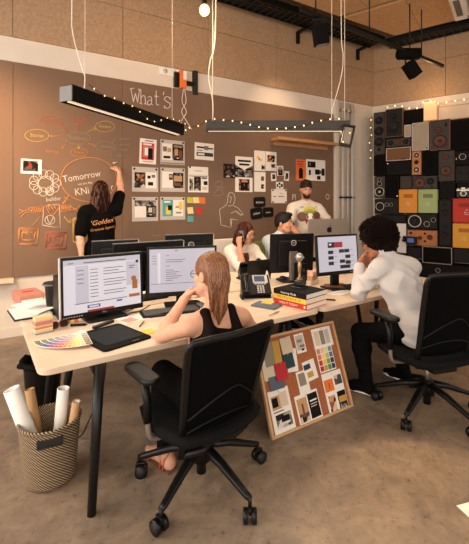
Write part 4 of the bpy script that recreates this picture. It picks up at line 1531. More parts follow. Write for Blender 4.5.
def keyboard(lab, loc, rz, w=.40, d=.13):
    o = thing('keyboard', lab, 'keyboard', loc, rz)
    MB().prism(rrect(w, d, .008), 0, .014, 'black_plastic', T=TR(rx=3), bev=.003).build('body', o)
    k = MB()
    nx, ny = 18, 6
    for j in range(ny):
        for i in range(nx):
            if j == 0 and 4 < i < 11:
                continue
            k.box((-w/2+.016+(w-.032)*(i+.5)/nx, -d/2+.014+(d-.026)*(j+.5)/ny, .0155+.001*j), ((w-.032)/nx-.003, (d-.026)/ny-.003, .006), 'grey_plastic' if (w > .4) else 'charcoal')
        if j == 0:
            k.box((-.01, -d/2+.014+(d-.026)*.5/ny, .0155), (.12, (d-.026)/ny-.003, .006), 'charcoal')
    k.build('keys', o)
    return o


q = at_z(171, 312.5, DZ)
keyboard('black keyboard in front of the woman with long hair', (q.x, q.y, DZ), -6, .42, .14)
q = at_z(196, 306.5, DZ)
ms = thing('computer_mouse', 'grey computer mouse to the right of the black keyboard', 'mouse', (q.x+.03, q.y-.02, DZ), 5)
MB().ell((0, 0, .004), (.031, .055, .03), 'grey_plastic', sub=3).build('shell', ms)
MB().cyl((-.004, .025, .03), (.004, .025, .03), .009, 'black_plastic', n=12).build('scroll_wheel', ms)
for (pts, lab) in ((((140, 305), (133, 309), (125, 311), (118, 308)), 'black cable curling behind the drawing tablet to the big monitor'), (((150, 305), (140, 311), (131, 313), (126, 316)), 'black cable running from the keyboard along the monitor foot')):
    pp = [at_z(x, y, DZ+.004) for x, y in pts]
    single(MB().tube(smooth_path([p_-pp[0] for p_ in pp], 6), .0032, 'cable_black', 6), 'desk_cable', lab, 'cable', tuple(pp[0]))


def desk_phone(lab, loc, rz):
    o = thing('desk_phone', lab, 'phone', loc, rz, 'black desk phones')
    T = TR(0, 0, .03, 42)
    MB().prism([(-.06, -.005), (.085, -.005), (.075, .11), (.045, .13)], -.12, .12, 'black_plastic', T=frame_m((0, -.01, .0), (0, 1, 0), (0, 0, 1), (1, 0, 0)), bev=.006).build('stand', o)
    T = TR(.0, -.06, .02, 42)
    MB().prism(rrect(.245, .2, .02), 0, .022, 'black_plastic', T=T @ TR(0, .1, 0), bev=.005).build('body', o)
    MB().prism(rrect(.125, .08, .008), .022, .026, 'pale_grey', T=T @ TR(.042, .148, 0)).build('bezel', o, 'silver screen surround')
    sc = MB().box((.036, .15, .0265), (.088, .056, .002), 'screen_lcd', T=T)
    for i in range(3):
        sc.box((.02+.005*i, .165-.012*i, .0278), (.04-.012*i, .003, .0006), 'screen_dark', T=T)
    sc.build('display', o, 'blue lit display')
    kp = MB()
    for j in range(4):
        for i in range(3):
            kp.box((.015+.022*i, .018+.02*j, .0235), (.015, .012, .005), 'pale_grey', T=T, bev=.001)
        kp.box((.09, .018+.02*j, .0235), (.018, .012, .005), 'charcoal', T=T, bev=.001)
    for i in range(4):
        kp.box((.0+.026*i, .1, .024), (.018, .007, .004), 'pale_grey', T=T)
    kp.build('button', o)
    MB().tube([(-.085, .0, .045), (-.085, .02, .05), (-.085, .08, .052), (-.085, .15, .05), (-.085, .185, .045)], [.026, .027, .02, .027, .026], 'black_gloss', 14, T=T).build('handset', o)
    MB().tube(smooth_path([(-.1, -.07, .03), (-.12, -.11, .008), (-.13, -.05, .006), (-.125, .04, .006)], 8), .005, 'cable_black', 6).build('handset_cord', o)
    return o


q = at_z(257, 297, DZ)
desk_phone('black desk phone with a lit blue display beside the long haired woman', (q.x, q.y+.02, DZ), -24)
q = at_z(247, 275, DZ)
desk_phone('black desk phone turned away, in front of the woman on the phone', (q.x-.02, q.y-.09, DZ), 160)
# small white card behind the phone, notebook, note and pen
q = at_z(267.5, 283, DZ)
single(MB().prism([(-.03, 0), (.03, 0), (0, .11)], -.02, .02, 'paper', T=TR(rx=90)), 'table_card', 'small white peaked card behind the desk phone', 'card', (q.x+.03, q.y+.05, DZ), -20)
q = at_z(266.5, 306, DZ)
nt_ = thing('notebook', 'grey notebook right of the phone with a yellow note on it', 'notebook', (q.x, q.y, DZ), 28)
MB().prism(rrect(.145, .2, .01), 0, .012, 'slate', bev=.002).build('cover', nt_)
MB().box((.004, 0, .006), (.142, .196, .007), 'paper').build('pages', nt_)
q2 = at_z(268, 304, DZ)
single(MB().box((0, 0, .002), (.085, .085, .003), 'yellow'), 'sticky_note', 'yellow sticky note stuck on the grey notebook', 'sticky note', (q2.x, q2.y, DZ+.012), 32)
q = at_z(274.5, 314, DZ)
single(MB().cyl((-.065, 0, .005), (.05, 0, .005), .004, 'steel', n=8).cyl((.05, 0, .005), (.065, 0, .005), .004, 'steel', .001, 8), 'pen', 'silver pen near the desk edge before the stacked books', 'pen', (q.x, q.y, DZ), 20)
q = at_z(329, 300.5, DZ)
single(MB().cyl((-.055, 0, .007), (.05, 0, .007), .0065, 'black_plastic', n=10), 'pen', 'thick black pen right of the stacked books', 'pen', (q.x, q.y, DZ), -50)

# stack of three thick books and the trophy
bl_, br_, be_ = at_z(274.5, 303.5, DZ), at_z(308.5, 311.8, DZ), at_z(325, 303, DZ)
bc = (bl_+be_)/2
brz = rot_of(bl_, br_)
bw = (br_-bl_).length
z = DZ
TOPB = None
for mt, txt, tm, lab, dw in (('red', 'TAKE IT TODAY', 'paper', 'thick red book at the bottom of the stack on the desk', 0), ('yellow', 'THE LITTLE BOOK OF', 'ink', 'thick yellow book in the middle of the stack on the desk', -.012), ('ink', 'Inspiring Minds', 'paper', 'thick black book on top of the stack under the trophy', -.005)):
    o = thing('book', lab, 'book', (bc.x, bc.y, z), brz+dw*120, 'three thick books stacked on the desk')
    w, d, h = bw+dw, .265+dw, .038
    cv_ = MB()
    cv_.box((0, 0, .0015), (w, d, .003), mt).box((0, 0, h-.0015), (w, d, .003), mt).box((0, -d/2+.0015, h/2), (w, .003, h), mt)
    cv_.text(txt, .024, TR(-.01, -d/2-.0006, h/2, 90), tm)
    if mt == 'red':
        cv_.box((w*.44, -d/2-.0004, h/2), (.012, .0006, .02), 'paper')
    cv_.build('cover', o)
    MB().box((.0, .002, h/2), (w-.008, d-.01, h-.007), 'paper').build('pages', o)
    z += h
q = at_z(299.5, 287.5, z)
tp = thing('trophy', 'small golden trophy with a ball top standing on the book stack', 'trophy', (q.x, q.y, z))
MB().box((0, 0, .006), (.10, .10, .012), 'black_gloss', bev=.003, T=TR(rz=20)).build('plinth', tp)
MB().box((0, 0, .036), (.064, .064, .048), 'black_gloss', bev=.004, T=TR(rz=20)).build('pedestal', tp)
MB().lathe([(0, .06), (.026, .06), (.024, .072), (.009, .085), (.010, .11), (.014, .15), (.016, .18), (.011, .195), (.012, .205), (.0, .205)], 'gold', 20).build('figure', tp)
MB().lathe([(0, .2), (.012, .205), (.024, .218), (.03, .238), (.027, .256), (.016, .268), (0, .272)], 'steel', 20).build('crowning_ball', tp)
MB().box((0, 0, .238), (.04, .066, .01), 'steel', T=TR(rz=60)).build('band', tp)

# clutter behind the books
q = at_z(309, 286, DZ)
spk = thing('desktop_speaker', 'small black box speaker behind the trophy', 'speaker', (q.x, q.y+.12, DZ), -10)
MB().box((0, 0, .1), (.075, .12, .2), 'black_plastic', bev=.004).build('cabinet', spk)
MB().cyl((0, -.06, .07), (0, -.063, .07), .028, 'charcoal').cyl((0, -.06, .14), (0, -.063, .14), .016, 'charcoal').build('driver', spk)
q = at_z(316.5, 285, DZ)
z = DZ
for i, (mt, lab) in enumerate((('sand', 'cream paper pad at the bottom of the pile by the page monitor'), ('tan', 'tan paper pad in the middle of the pile by the page monitor'), ('peach', 'peach paper pad on top of the pile by the page monitor'))):
    single(MB().box((0, 0, .02), (.13-.01*i, .17-.012*i, .04), mt, bev=.002), 'paper_pad', lab, 'paper pad', (q.x-.02, q.y+.1, z), 12+9*i, 'pile of paper pads')
    z += .04
q = at_z(283, 280, DZ)
single(MB().tube(smooth_path([(-.06, 0, .008), (-.02, .04, .012), (.03, .0, .008), (.0, -.04, .02), (-.04, -.01, .03), (.02, .03, .028), (.07, -.01, .01)], 6), .009, 'charcoal', 6), 'headset_cable', 'dark coiled cable lying behind the book stack', 'cable', (q.x, q.y, DZ))
q = at_z(334, 287.5, DZ)
single(MB().prism(rrect(.12, .19, .008), 0, .018, 'brown_wood', bev=.003), 'notebook', 'reddish brown notebook under the page monitor', 'notebook', (q.x, q.y, DZ), 40)
q = at_z(340, 293, DZ)
single(MB().box((0, 0, .002), (.22, .13, .003), 'paper'), 'loose_sheet', 'white sheet on the front right desk near the brown notebook', 'paper', (q.x, q.y, DZ), 15)
q = at_z(350, 287, DZ)
keyboard('dark keyboard below the page monitor before the curly haired man', (q.x+.06, q.y-.02, DZ), 4, .34, .12)

q0, q1 = at_y(91, 241, 3.50), at_y(137, 240.5, 3.50)
monitor('monitor', 'pale grey back of a computer showing behind the two black monitors', ((q0.x+q1.x)/2, 3.50), 180, q1.x-q0.x, .34, q0.z-DZ-.34, (SG, scr2[:3]), rim='pale_grey', stand='pale_grey')
q = at_z(270, 285, DZ)
lpt = thing('laptop', 'open black laptop seen from behind, left of the monitor with the grey stand', 'laptop', (2.16, 3.28, DZ), 182)
MB().prism(rrect(.30, .21, .012), 0, .016, 'black_plastic', bev=.003).build('keyboard_base', lpt)
MB().prism(rrect(.30, .2, .012), -.006, .006, 'black_plastic', T=TR(0, .11, .112, 78), bev=.002).build('lid', lpt)

# ---------------------------------------------------------------- basket with rolls
q = dep(47, 478, 2.08)
bx, by = q.x+.015, q.y-.005
bk_ = thing('wicker_basket', 'black and cream woven basket on the floor beside the desk corner', 'basket', (bx, by, 0))
H_, R0, R1 = .325, .126, .155


def brad(z):
    return R0+(R1-R0)*(z/H_)**.8


prof = [(0, .0), (.10, .0), (.118, .004)]+[(brad(H_*i/14), H_*i/14) for i in range(0, 15)][1:]+[(R1+.006, H_+.004), (R1-.002, H_+.008), (R1-.012, H_)]+[(brad(H_*i/14)-.012, H_*i/14) for i in range(13, 0, -1)]+[(.1, .012), (0, .012)]
MB().lathe(prof, 'basket_weave', 48).build('woven_body', bk_)
MB().tube([((R1-.003)*math.cos(2*PI*i/40), (R1-.003)*math.sin(2*PI*i/40), H_+.002) for i in range(41)], .009, 'basket_weave', 8).build('rim', bk_)
va = math.atan2(-by, -bx)
for aa, nm in ((va+.0, 'handle'), (va+PI, 'handle')):
    T = Mat.Rotation(aa, 4, 'Z')
    h = MB()
    zz = H_-.05
    r_ = brad(zz)
    for (y0, y1, z0, z1) in ((-.055, .055, .014, .021), (-.055, .055, -.02, -.013), (-.062, -.05, -.02, .021), (.05, .062, -.02, .021)):
        h.box((r_+.002-(.0 if abs(y0+y1) < .01 else .006), (y0+y1)/2, zz+(z0+z1)/2), (.016, y1-y0, z1-z0), 'charcoal', T=T, bev=.002)
    h.box((r_+.0, 0, zz+.001), (.006, .10, .028), 'charcoal', T=T)
    h.build(nm, bk_)


def paper_roll(lab, top, foot, r, mt, inner):
    """a rolled sheet standing in the basket"""
    t_, f_ = Vec(top), Vec(foot)
    d = (t_-f_)
    X = d.to_track_quat('Z', 'Y').to_matrix().to_4x4()
    X.translation = (0, 0, 0)
    L_ = d.length
    mb = MB(X)
    mb.lathe([(r*.86, .0), (r, 0), (r, L_), (r*.9, L_), (r*.88, L_-.01), (r*.86, .0)], mt, 24)
    sp_ = [((r*(.86-.05*k/6))*math.cos(k*.7), (r*(.86-.05*k/6))*math.sin(k*.7)) for k in range(20)]
    o = thing('paper_roll', lab, 'paper roll', tuple(f_), 0, 'rolls of paper standing in the basket')
    mb.build('outer_sheet', o)
    i_ = MB(X)
    i_.lathe([(r*.70, .02), (r*.78, .02), (r*.78, L_-.004), (r*.72, L_-.004), (r*.7, .02)], inner, 20)
    i_.build('inner_sheet', o)


def rp(px, py, d):
    return dep(px, py, d)


paper_roll('thick white paper roll leaning out on the left of the basket', rp(11.5, 389, 2.04), (bx-.035, by+.005, .045), .040, 'paper', 'paper')
paper_roll('brown kraft paper roll next to the thick white roll', rp(29.5, 389, 2.17), (bx-.03, by+.08, .04), .026, 'kraft', 'kraft')
paper_roll('slim upright white paper roll at the back of the basket', rp(63.5, 388, 2.14), (bx+.035, by+.04, .04), .032, 'paper', 'paper')
paper_roll('short brown paper roll at the right of the basket', rp(76.5, 401, 2.10), (bx+.075, by-.012, .045), .022, 'kraft', 'paper')

# black bin far under the desk and the hanging cable
q = dep(43, 404, 2.86)
wb_ = thing('waste_bin', 'black waste bin with a folded liner under the back left desk', 'bin', (q.x, q.y, 0))
MB().lathe([(0, 0), (.11, 0), (.135, .33), (.14, .335), (.128, .335), (.104, .02), (0, .02)], 'black_plastic', 28).build('bin_body', wb_)
MB().tube([((.145+.012*math.sin(i*1.9))*math.cos(2*PI*i/26), (.145+.012*math.sin(i*1.9))*math.sin(2*PI*i/26), .325+.012*math.sin(i*2.7)) for i in range(27)], .022, 'black_matte', 8).build('liner', wb_, 'crumpled black bin liner')
q = dk(.42, .55)
single(MB().tube(smooth_path([(0, 0, -.06), (.04, .02, -.2), (.02, .03, -.42), (-.06, .02, -.6), (-.12, .05, -.715), (-.2, .2, -.722)], 8), .005, 'cable_black', 6), 'desk_cable', 'black cable drooping from under the front left desk to the floor', 'cable', (q.x, q.y, DZ))
q = at_z(467.5, 515, .004)
single(MB().box((0, 0, 0), (.09, .12, .003), 'paper'), 'loose_sheet', 'white scrap of paper on the floor at the right edge', 'paper', (q.x+.04, q.y-.01, .003), -15)

# ---------------------------------------------------------------- cork board leaning on the desk
B0, B1 = at_z(272, 440.5, 0), at_z(353.2, 406.2, 0)
W_ = (B1-B0).length
ty = None
for k in range(400):
    y = 1.9+.002*k
    e, f = at_y(265, 337.5, y), at_y(342.3, 319.6, y)
    if (f-e).length >= W_*.985:
        break
tl = e
tilt_y = ((e+f)/2-(B0+B1)/2)
ux = (B1-B0).normalized()
up = (tilt_y-ux*tilt_y.dot(ux)).normalized()
CH = tilt_y.length
nn = ux.cross(up)
ckm = frame_m((0, 0, 0), ux, up, nn)          # x along the board, y up the slope, z out of its face
ck = thing('pin_board', 'cork pin board leaning against the desk with swatches and photos pinned on it', 'pin board', tuple((B0+B1)/2))
MB(ckm).box((0, CH/2, -.008), (W_-.02, CH-.02, .012), 'cork').build('cork_panel', ck)
for (x, y, w, h) in ((0, .009, W_, .018), (0, CH-.009, W_, .018)):
    MB(ckm).box((x, y, -.004), (w, h, .026), 'cork_frame', bev=.003).build('frame_rail', ck)
for s in (-1, 1):
    MB(ckm).box((s*(W_/2-.009), CH/2, -.004), (.018, CH-.036, .026), 'cork_frame', bev=.003).build('frame_rail', ck)
CQ = [(42, 115), (365, 40), (410, 400), (70, 544)]


_A, _b = [], []
for (x_, y_), (u_, v_) in zip(CQ, ((0, 0), (1, 0), (1, 1), (0, 1))):
    _A += [[x_, y_, 1, 0, 0, 0, -u_*x_, -u_*y_], [0, 0, 0, x_, y_, 1, -v_*x_, -v_*y_]]
    _b += [u_, v_]
_H = np.linalg.solve(np.array(_A, float), np.array(_b, float))


def cfrac(x, y):
    """a spot seen on the leaning board, as fractions of its width and height"""
    d_ = _H[6]*x+_H[7]*y+1
    return (_H[0]*x+_H[1]*y+_H[2])/d_, (_H[3]*x+_H[4]*y+_H[5])/d_


CK0 = Vec((B0+B1)/2)
lay = [0]


def pinned(name, lab, cat, cx, cy, w, h, mt='paper', marks=(), tilt=0., lift=0, group='pictures and swatches pinned on the cork board'):
    u, v = cfrac(cx, cy)
    w, h = w*.94, h*.95
    u += .008
    lay[0] += 1
    z = .0006+.0022*lift
    off = ckm @ Vec(((u-.5)*W_, (1-v)*CH, z))
    R = frame_m((0, 0, 0), ux, up, nn) @ Mat.Rotation(math.radians(tilt), 4, 'Z')
    o = thing(name, lab, cat, tuple(CK0+off), 0, group)
    MB(R).box((0, 0, .0008), (w, h, .0014), mt).build('fabric' if cat == 'swatch' else 'sheet', o)
    if marks:
        mk = MB(R)
        for i, (a, b, c_, d, m_) in enumerate(marks):
            mk.box(((a+c_-1)/2*w, (1-b-d)/2*h, .0017+.00012*i), ((c_-a)*w, (d-b)*h, .0006), m_)
        mk.build('printing', o)
    MB(R).ell((0, h*.44, .005), .004, 'steel', sub=1).build('pin', o)


pinned('paper_sheet', 'tall white sheet mostly hidden behind the fabric swatches', 'paper', 82, 205, .10, .26, tilt=2)
pinned('fabric_swatch', 'cream fabric swatch left of the red swatch on the cork board', 'swatch', 82, 255, .09, .11, 'sand', lift=1)
pinned('fabric_swatch', 'slate blue fabric swatch below the red swatch', 'swatch', 110, 300, .13, .09, 'slate', lift=2)
pinned('fabric_swatch', 'taupe fabric swatch topmost left on the cork board', 'swatch', 92, 180, .095, .16, 'taupe', tilt=2, lift=3)
pinned('fabric_swatch', 'mustard fabric swatch between the taupe and pale swatches', 'swatch', 124, 172, .065, .16, 'mustard', tilt=-2, lift=4)
pinned('paper_sheet', 'white sheet peeking out under the dark green swatch', 'paper', 182, 205, .10, .16, tilt=-6, lift=1)
pinned('fabric_swatch', 'pale sand fabric swatch above the dark green swatch', 'swatch', 164, 146, .105, .125, 'sand', tilt=3, lift=5)
pinned('fabric_swatch', 'dark green fabric swatch right of the red swatch', 'swatch', 166, 208, .095, .1, 'dark_green', tilt=2, lift=6)
pinned('fabric_swatch', 'red fabric swatch in the cluster on the cork board', 'swatch', 130, 252, .1, .115, 'crimson', tilt=1, lift=7)
pinned('photo_print', 'white torn sheet with a grey marbled print at the top middle', 'photo', 223, 134, .095, .14, marks=[(.1, .1, .9, .85, 'paper_grey'), (.2, .3, .7, .45, 'taupe'), (.4, .6, .9, .72, 'ink_grey'), (.5, .8, .8, .9, 'ink')], tilt=1)
pinned('paper_sheet', 'white sheet of three muted colour columns in the top right corner', 'paper', 314, 110, .21, .15, marks=[(.1, .15, .34, .85, 'sand'), (.38, .15, .6, .85, 'taupe'), (.64, .15, .86, .85, 'paper_grey')])
cols = [['coral', 'peach', 'pale_yellow', 'teal'], ['orange', 'pale_yellow', 'olive', 'blue'], ['red', 'yellow', 'green', 'navy'], ['crimson', 'mustard', 'leaf', 'navy']]
pinned('colour_chart', 'white chart with a grid of red, yellow and blue squares', 'chart', 318, 200, .175, .18, marks=[(.05+.235*i, .04+.235*j, .25+.235*i, .24+.235*j, cols[j][i]) for j in range(4) for i in range(4)], lift=1)
pinned('paper_sheet', 'white sheet with navy and mustard blocks in the middle', 'paper', 250, 248, .125, .14, marks=[(.06, .16, .6, .42, 'navy'), (.2, .56, .68, .84, 'mustard')], tilt=5, lift=1)
pinned('photo_print', 'white card with a taupe photo below the middle', 'photo', 218, 297, .105, .15, marks=[(.14, .1, .78, .66, 'taupe')], tilt=1)
pinned('photo_print', 'large white sheet with black emblem and car photo at the bottom left', 'photo', 119, 415, .185, .27, marks=[(.1, .14, .56, .46, 'tan'), (.12, .18, .4, .4, 'ink'), (.5, .1, .88, .44, 'sand'), (.12, .5, .6, .53, 'ink_grey'), (.16, .58, .9, .9, 'photo_grey'), (.4, .64, .8, .78, 'ink')], tilt=1)
pinned('photo_print', 'white sheet pairing a sailing photo with a black page at the bottom middle', 'photo', 229, 405, .225, .20, marks=[(.06, .12, .48, .9, 'tan'), (.07, .62, .47, .89, 'photo_dark'), (.22, .3, .3, .7, 'brown'), (.53, .08, .96, .9, 'ink'), (.6, .3, .9, .35, 'paper'), (.6, .42, .9, .45, 'paper_grey'), (.6, .5, .86, .53, 'paper_grey')], tilt=2)
pinned('photo_print', 'big white sheet with an orange photo and small collages at the bottom right', 'photo', 342, 342, .21, .30, marks=[(.04, .16, .5, .44, 'orange'), (.26, .24, .3, .38, 'brown'), (.58, .12, .96, .34, 'photo_dark'), (.1, .54, .44, .94, 'photo_warm'), (.56, .5, .98, .94, 'ink'), (.6, .62, .96, .76, 'mustard'), (.62, .8, .92, .9, 'photo_grey')], tilt=0)

# ================================================================ PEOPLE


def nrm(v):
    return Vec(v).normalized()


def sdf_mesh(name, prims, vox, mt, loc, disp=None, pad=.035):
    """one continuous skin grown over a list of round cones (c), ellipsoids (e), carved ones (-c, -e) and cutting planes (p)"""
    lo, hi = np.full(3, 1e9), np.full(3, -1e9)
    for q in prims:
        if q[0] == 'c':
            for c, r in ((q[1], q[3]), (q[2], q[4])):
                lo = np.minimum(lo, np.array(c)-r)
                hi = np.maximum(hi, np.array(c)+r)
        elif q[0] == 'e':
            r = max(q[3])
            lo = np.minimum(lo, np.array(q[1])-r)
            hi = np.maximum(hi, np.array(q[1])+r)
    lo -= pad
    hi += pad
    n = np.ceil((hi-lo)/vox).astype(int)+1
    D = np.full(n, .2, np.float32)
    ax = [(lo[i]+vox*np.arange(n[i])).astype(np.float32) for i in range(3)]
    for q in prims:
        op = q[0]
        if op == 'p':
            P0, N = np.array(q[1]), np.array(q[2])
            pl = (ax[0]-P0[0])[:, None, None]*N[0]+(ax[1]-P0[1])[None, :, None]*N[1]+(ax[2]-P0[2])[None, None, :]*N[2]
            D = np.maximum(D, pl.astype(np.float32))
            continue
        sub = op[0] == '-'
        kind = op[-1]
        if kind == 'c':
            a, b, ra, rb = np.array(q[1]), np.array(q[2]), q[3], q[4]
            k = q[5] if len(q) > 5 else .02
            mlo, mhi = np.minimum(a-ra, b-rb), np.maximum(a+ra, b+rb)
        else:
            a, R, rad = np.array(q[1]), np.array(q[2]), np.array(q[3])
            k = q[4] if len(q) > 4 else .02
            mlo, mhi = a-rad.max(), a+rad.max()
        m = k+.03
        i0 = np.clip(np.floor((mlo-m-lo)/vox).astype(int), 0, n-1)
        i1 = np.clip(np.ceil((mhi+m-lo)/vox).astype(int)+1, 1, n)
        X = (ax[0][i0[0]:i1[0]])[:, None, None]
        Y = (ax[1][i0[1]:i1[1]])[None, :, None]
        Z = (ax[2][i0[2]:i1[2]])[None, None, :]
        if kind == 'c':
            ab = b-a
            L2 = float(ab@ab)+1e-12
            t = np.clip(((X-a[0])*ab[0]+(Y-a[1])*ab[1]+(Z-a[2])*ab[2])/L2, 0, 1)
            d = np.sqrt((X-a[0]-t*ab[0])**2+(Y-a[1]-t*ab[1])**2+(Z-a[2]-t*ab[2])**2)-(ra+(rb-ra)*t)
        else:
            u = [((X-a[0])*R[i][0]+(Y-a[1])*R[i][1]+(Z-a[2])*R[i][2])/rad[i] for i in range(3)]
            k0 = np.sqrt(u[0]**2+u[1]**2+u[2]**2)
            k1 = np.sqrt((u[0]/rad[0])**2+(u[1]/rad[1])**2+(u[2]/rad[2])**2)+1e-9
            d = k0*(k0-1)/k1
        V = D[i0[0]:i1[0], i0[1]:i1[1], i0[2]:i1[2]]
        if sub:
            d = -d
            h = np.maximum(k-np.abs(V-d), 0)/k
            D[i0[0]:i1[0], i0[1]:i1[1], i0[2]:i1[2]] = np.maximum(V, d)+h*h*k*.25
        else:
            h = np.maximum(k-np.abs(V-d), 0)/k
            D[i0[0]:i1[0], i0[1]:i1[1], i0[2]:i1[2]] = np.minimum(V, d)-h*h*k*.25
    if disp is not None:
        D = D+disp(ax[0][:, None, None], ax[1][None, :, None], ax[2][None, None, :]).astype(np.float32)
    # surface nets
    ins = D < 0
    c8 = [(i, j, k) for i in (0, 1) for j in (0, 1) for k in (0, 1)]
    sh = [s-1 for s in D.shape]
    cnt = np.zeros(sh, np.uint8)
    for (i, j, k) in c8:
        cnt += ins[i:i+sh[0], j:j+sh[1], k:k+sh[2]]
    cells = np.argwhere((cnt > 0) & (cnt < 8))
    acc = np.zeros((len(cells), 3))
    num = np.zeros(len(cells))
    for a_ in c8:
        for axn in range(3):
            if a_[axn]:
                continue
            b_ = list(a_)
            b_[axn] = 1
            d0 = D[cells[:, 0]+a_[0], cells[:, 1]+a_[1], cells[:, 2]+a_[2]]
            d1 = D[cells[:, 0]+b_[0], cells[:, 1]+b_[1], cells[:, 2]+b_[2]]
            cr_ = (d0 < 0) != (d1 < 0)
            t = np.where(cr_, d0/np.where(cr_, d0-d1, 1), 0)
            p = np.tile(np.array(a_, float), (len(cells), 1))
            p[:, axn] += t
            acc += p*cr_[:, None]
            num += cr_
    verts = lo+(cells+acc/num[:, None])*vox
    idx = np.full(sh, -1, np.int64)
    idx[cells[:, 0], cells[:, 1], cells[:, 2]] = np.arange(len(cells))
    faces = []
    for axn in range(3):
        o1, o2 = [(1, 2), (2, 0), (0, 1)][axn]
        s0 = [slice(None)]*3
        s1 = [slice(None)]*3
        s0[axn], s1[axn] = slice(0, -1), slice(1, None)
        e = np.argwhere(ins[tuple(s0)] != ins[tuple(s1)])
        ok = (e[:, o1] > 0) & (e[:, o2] > 0) & (e[:, o1] < sh[o1]) & (e[:, o2] < sh[o2])
        e = e[ok]
        first = ins[e[:, 0], e[:, 1], e[:, 2]]
        qd = []
        for (da, db) in ((-1, -1), (0, -1), (0, 0), (-1, 0)):
            g = e.copy()
            g[:, o1] += da
            g[:, o2] += db
            qd.append(idx[g[:, 0], g[:, 1], g[:, 2]])
        qd = np.stack(qd, 1)
        qd = np.where(first[:, None], qd, qd[:, ::-1])
        faces.append(qd[(qd >= 0).all(1)])
    faces = np.concatenate(faces)
    me = bpy.data.meshes.new(name)
    verts = verts-np.array(loc)
    me.vertices.add(len(verts))
    me.vertices.foreach_set('co', verts.astype(np.float32).ravel())
    me.loops.add(faces.size)
    me.loops.foreach_set('vertex_index', faces.astype(np.int32).ravel())
    me.polygons.add(len(faces))
    me.polygons.foreach_set('loop_start', (np.arange(len(faces))*4).astype(np.int32))
    me.polygons.foreach_set('use_smooth', np.ones(len(faces), bool))
    me.update(calc_edges=True)
    me.materials.append(M(mt))
    o = bpy.data.objects.new(name, me)
    COL.objects.link(o)
    return o


def bvh_of(o):
    me = o.data
    return BVHTree.FromPolygons([v.co[:] for v in me.vertices], [tuple(p.vertices) for p in me.polygons])


def wrap_print(name, parent, bvh, mb, origin, right, up, out, dist=.4, off=.003):
    """lay flat artwork (in mb, xy) on a garment: each point is pushed along -out until it meets the cloth"""
    right, up, out = nrm(right), nrm(up), nrm(out)
    vs = []
    for p in mb.v:
        s = Vec(origin)+right*p.x+up*p.y+out*dist
        hit = bvh.ray_cast(s, -out, dist*2)
        q = hit[0] if hit[0] is not None else Vec(origin)+right*p.x+up*p.y
        vs.append(q+out*(off+p.z))
    mb.v = vs
    return mb.build(name, parent)


def hand_prims(wr, d, p, side, curl=.5, s=1., spread=1.):
    wr, d, p = Vec(wr), nrm(d), nrm(p)
    p = nrm(p-d*p.dot(d))
    t = d.cross(p)*(1 if side == 'R' else -1)
    out = []
    for i in range(4):
        b = wr+(d*(.088-.004*abs(i-1))+t*(.031-.0205*i))*s
        out.append(('c', wr+t*(.012-.008*i)*s, b, .018*s, .0115*s, .014))
        L_ = [.068, .077, .071, .055][i]*s
        q, a = b, .15*curl
        fd = nrm(d+t*(.10-.07*i)*spread)
        for j, (f_, r0, r1) in enumerate(((.45, .0095, .0088), (.32, .0088, .008), (.23, .008, .0068))):
            a += curl*(.75, 1.0, .7)[j]
            dr = fd*math.cos(a)+p*math.sin(a)
            e = q+dr*L_*f_
            out.append(('c', q, e, r0*s, r1*s, .004))
            q = e
    out.append(('c', wr+d*.01*s, wr+(d*.05+t*.028)*s, .02*s, .017*s, .014))
    q = wr+(d*.028+t*.026)*s
    td = nrm(d*.75+t*.75+p*(.2+.3*curl))
    for (l, r0, r1) in ((.04, .0145, .0115), (.03, .0115, .0098), (.025, .0098, .0075)):
        e = q+td*l*s
        out.append(('c', q, e, r0*s, r1*s, .005))
        td = nrm(td*.85+d*.25+p*.15*curl)
        q = e
    return out


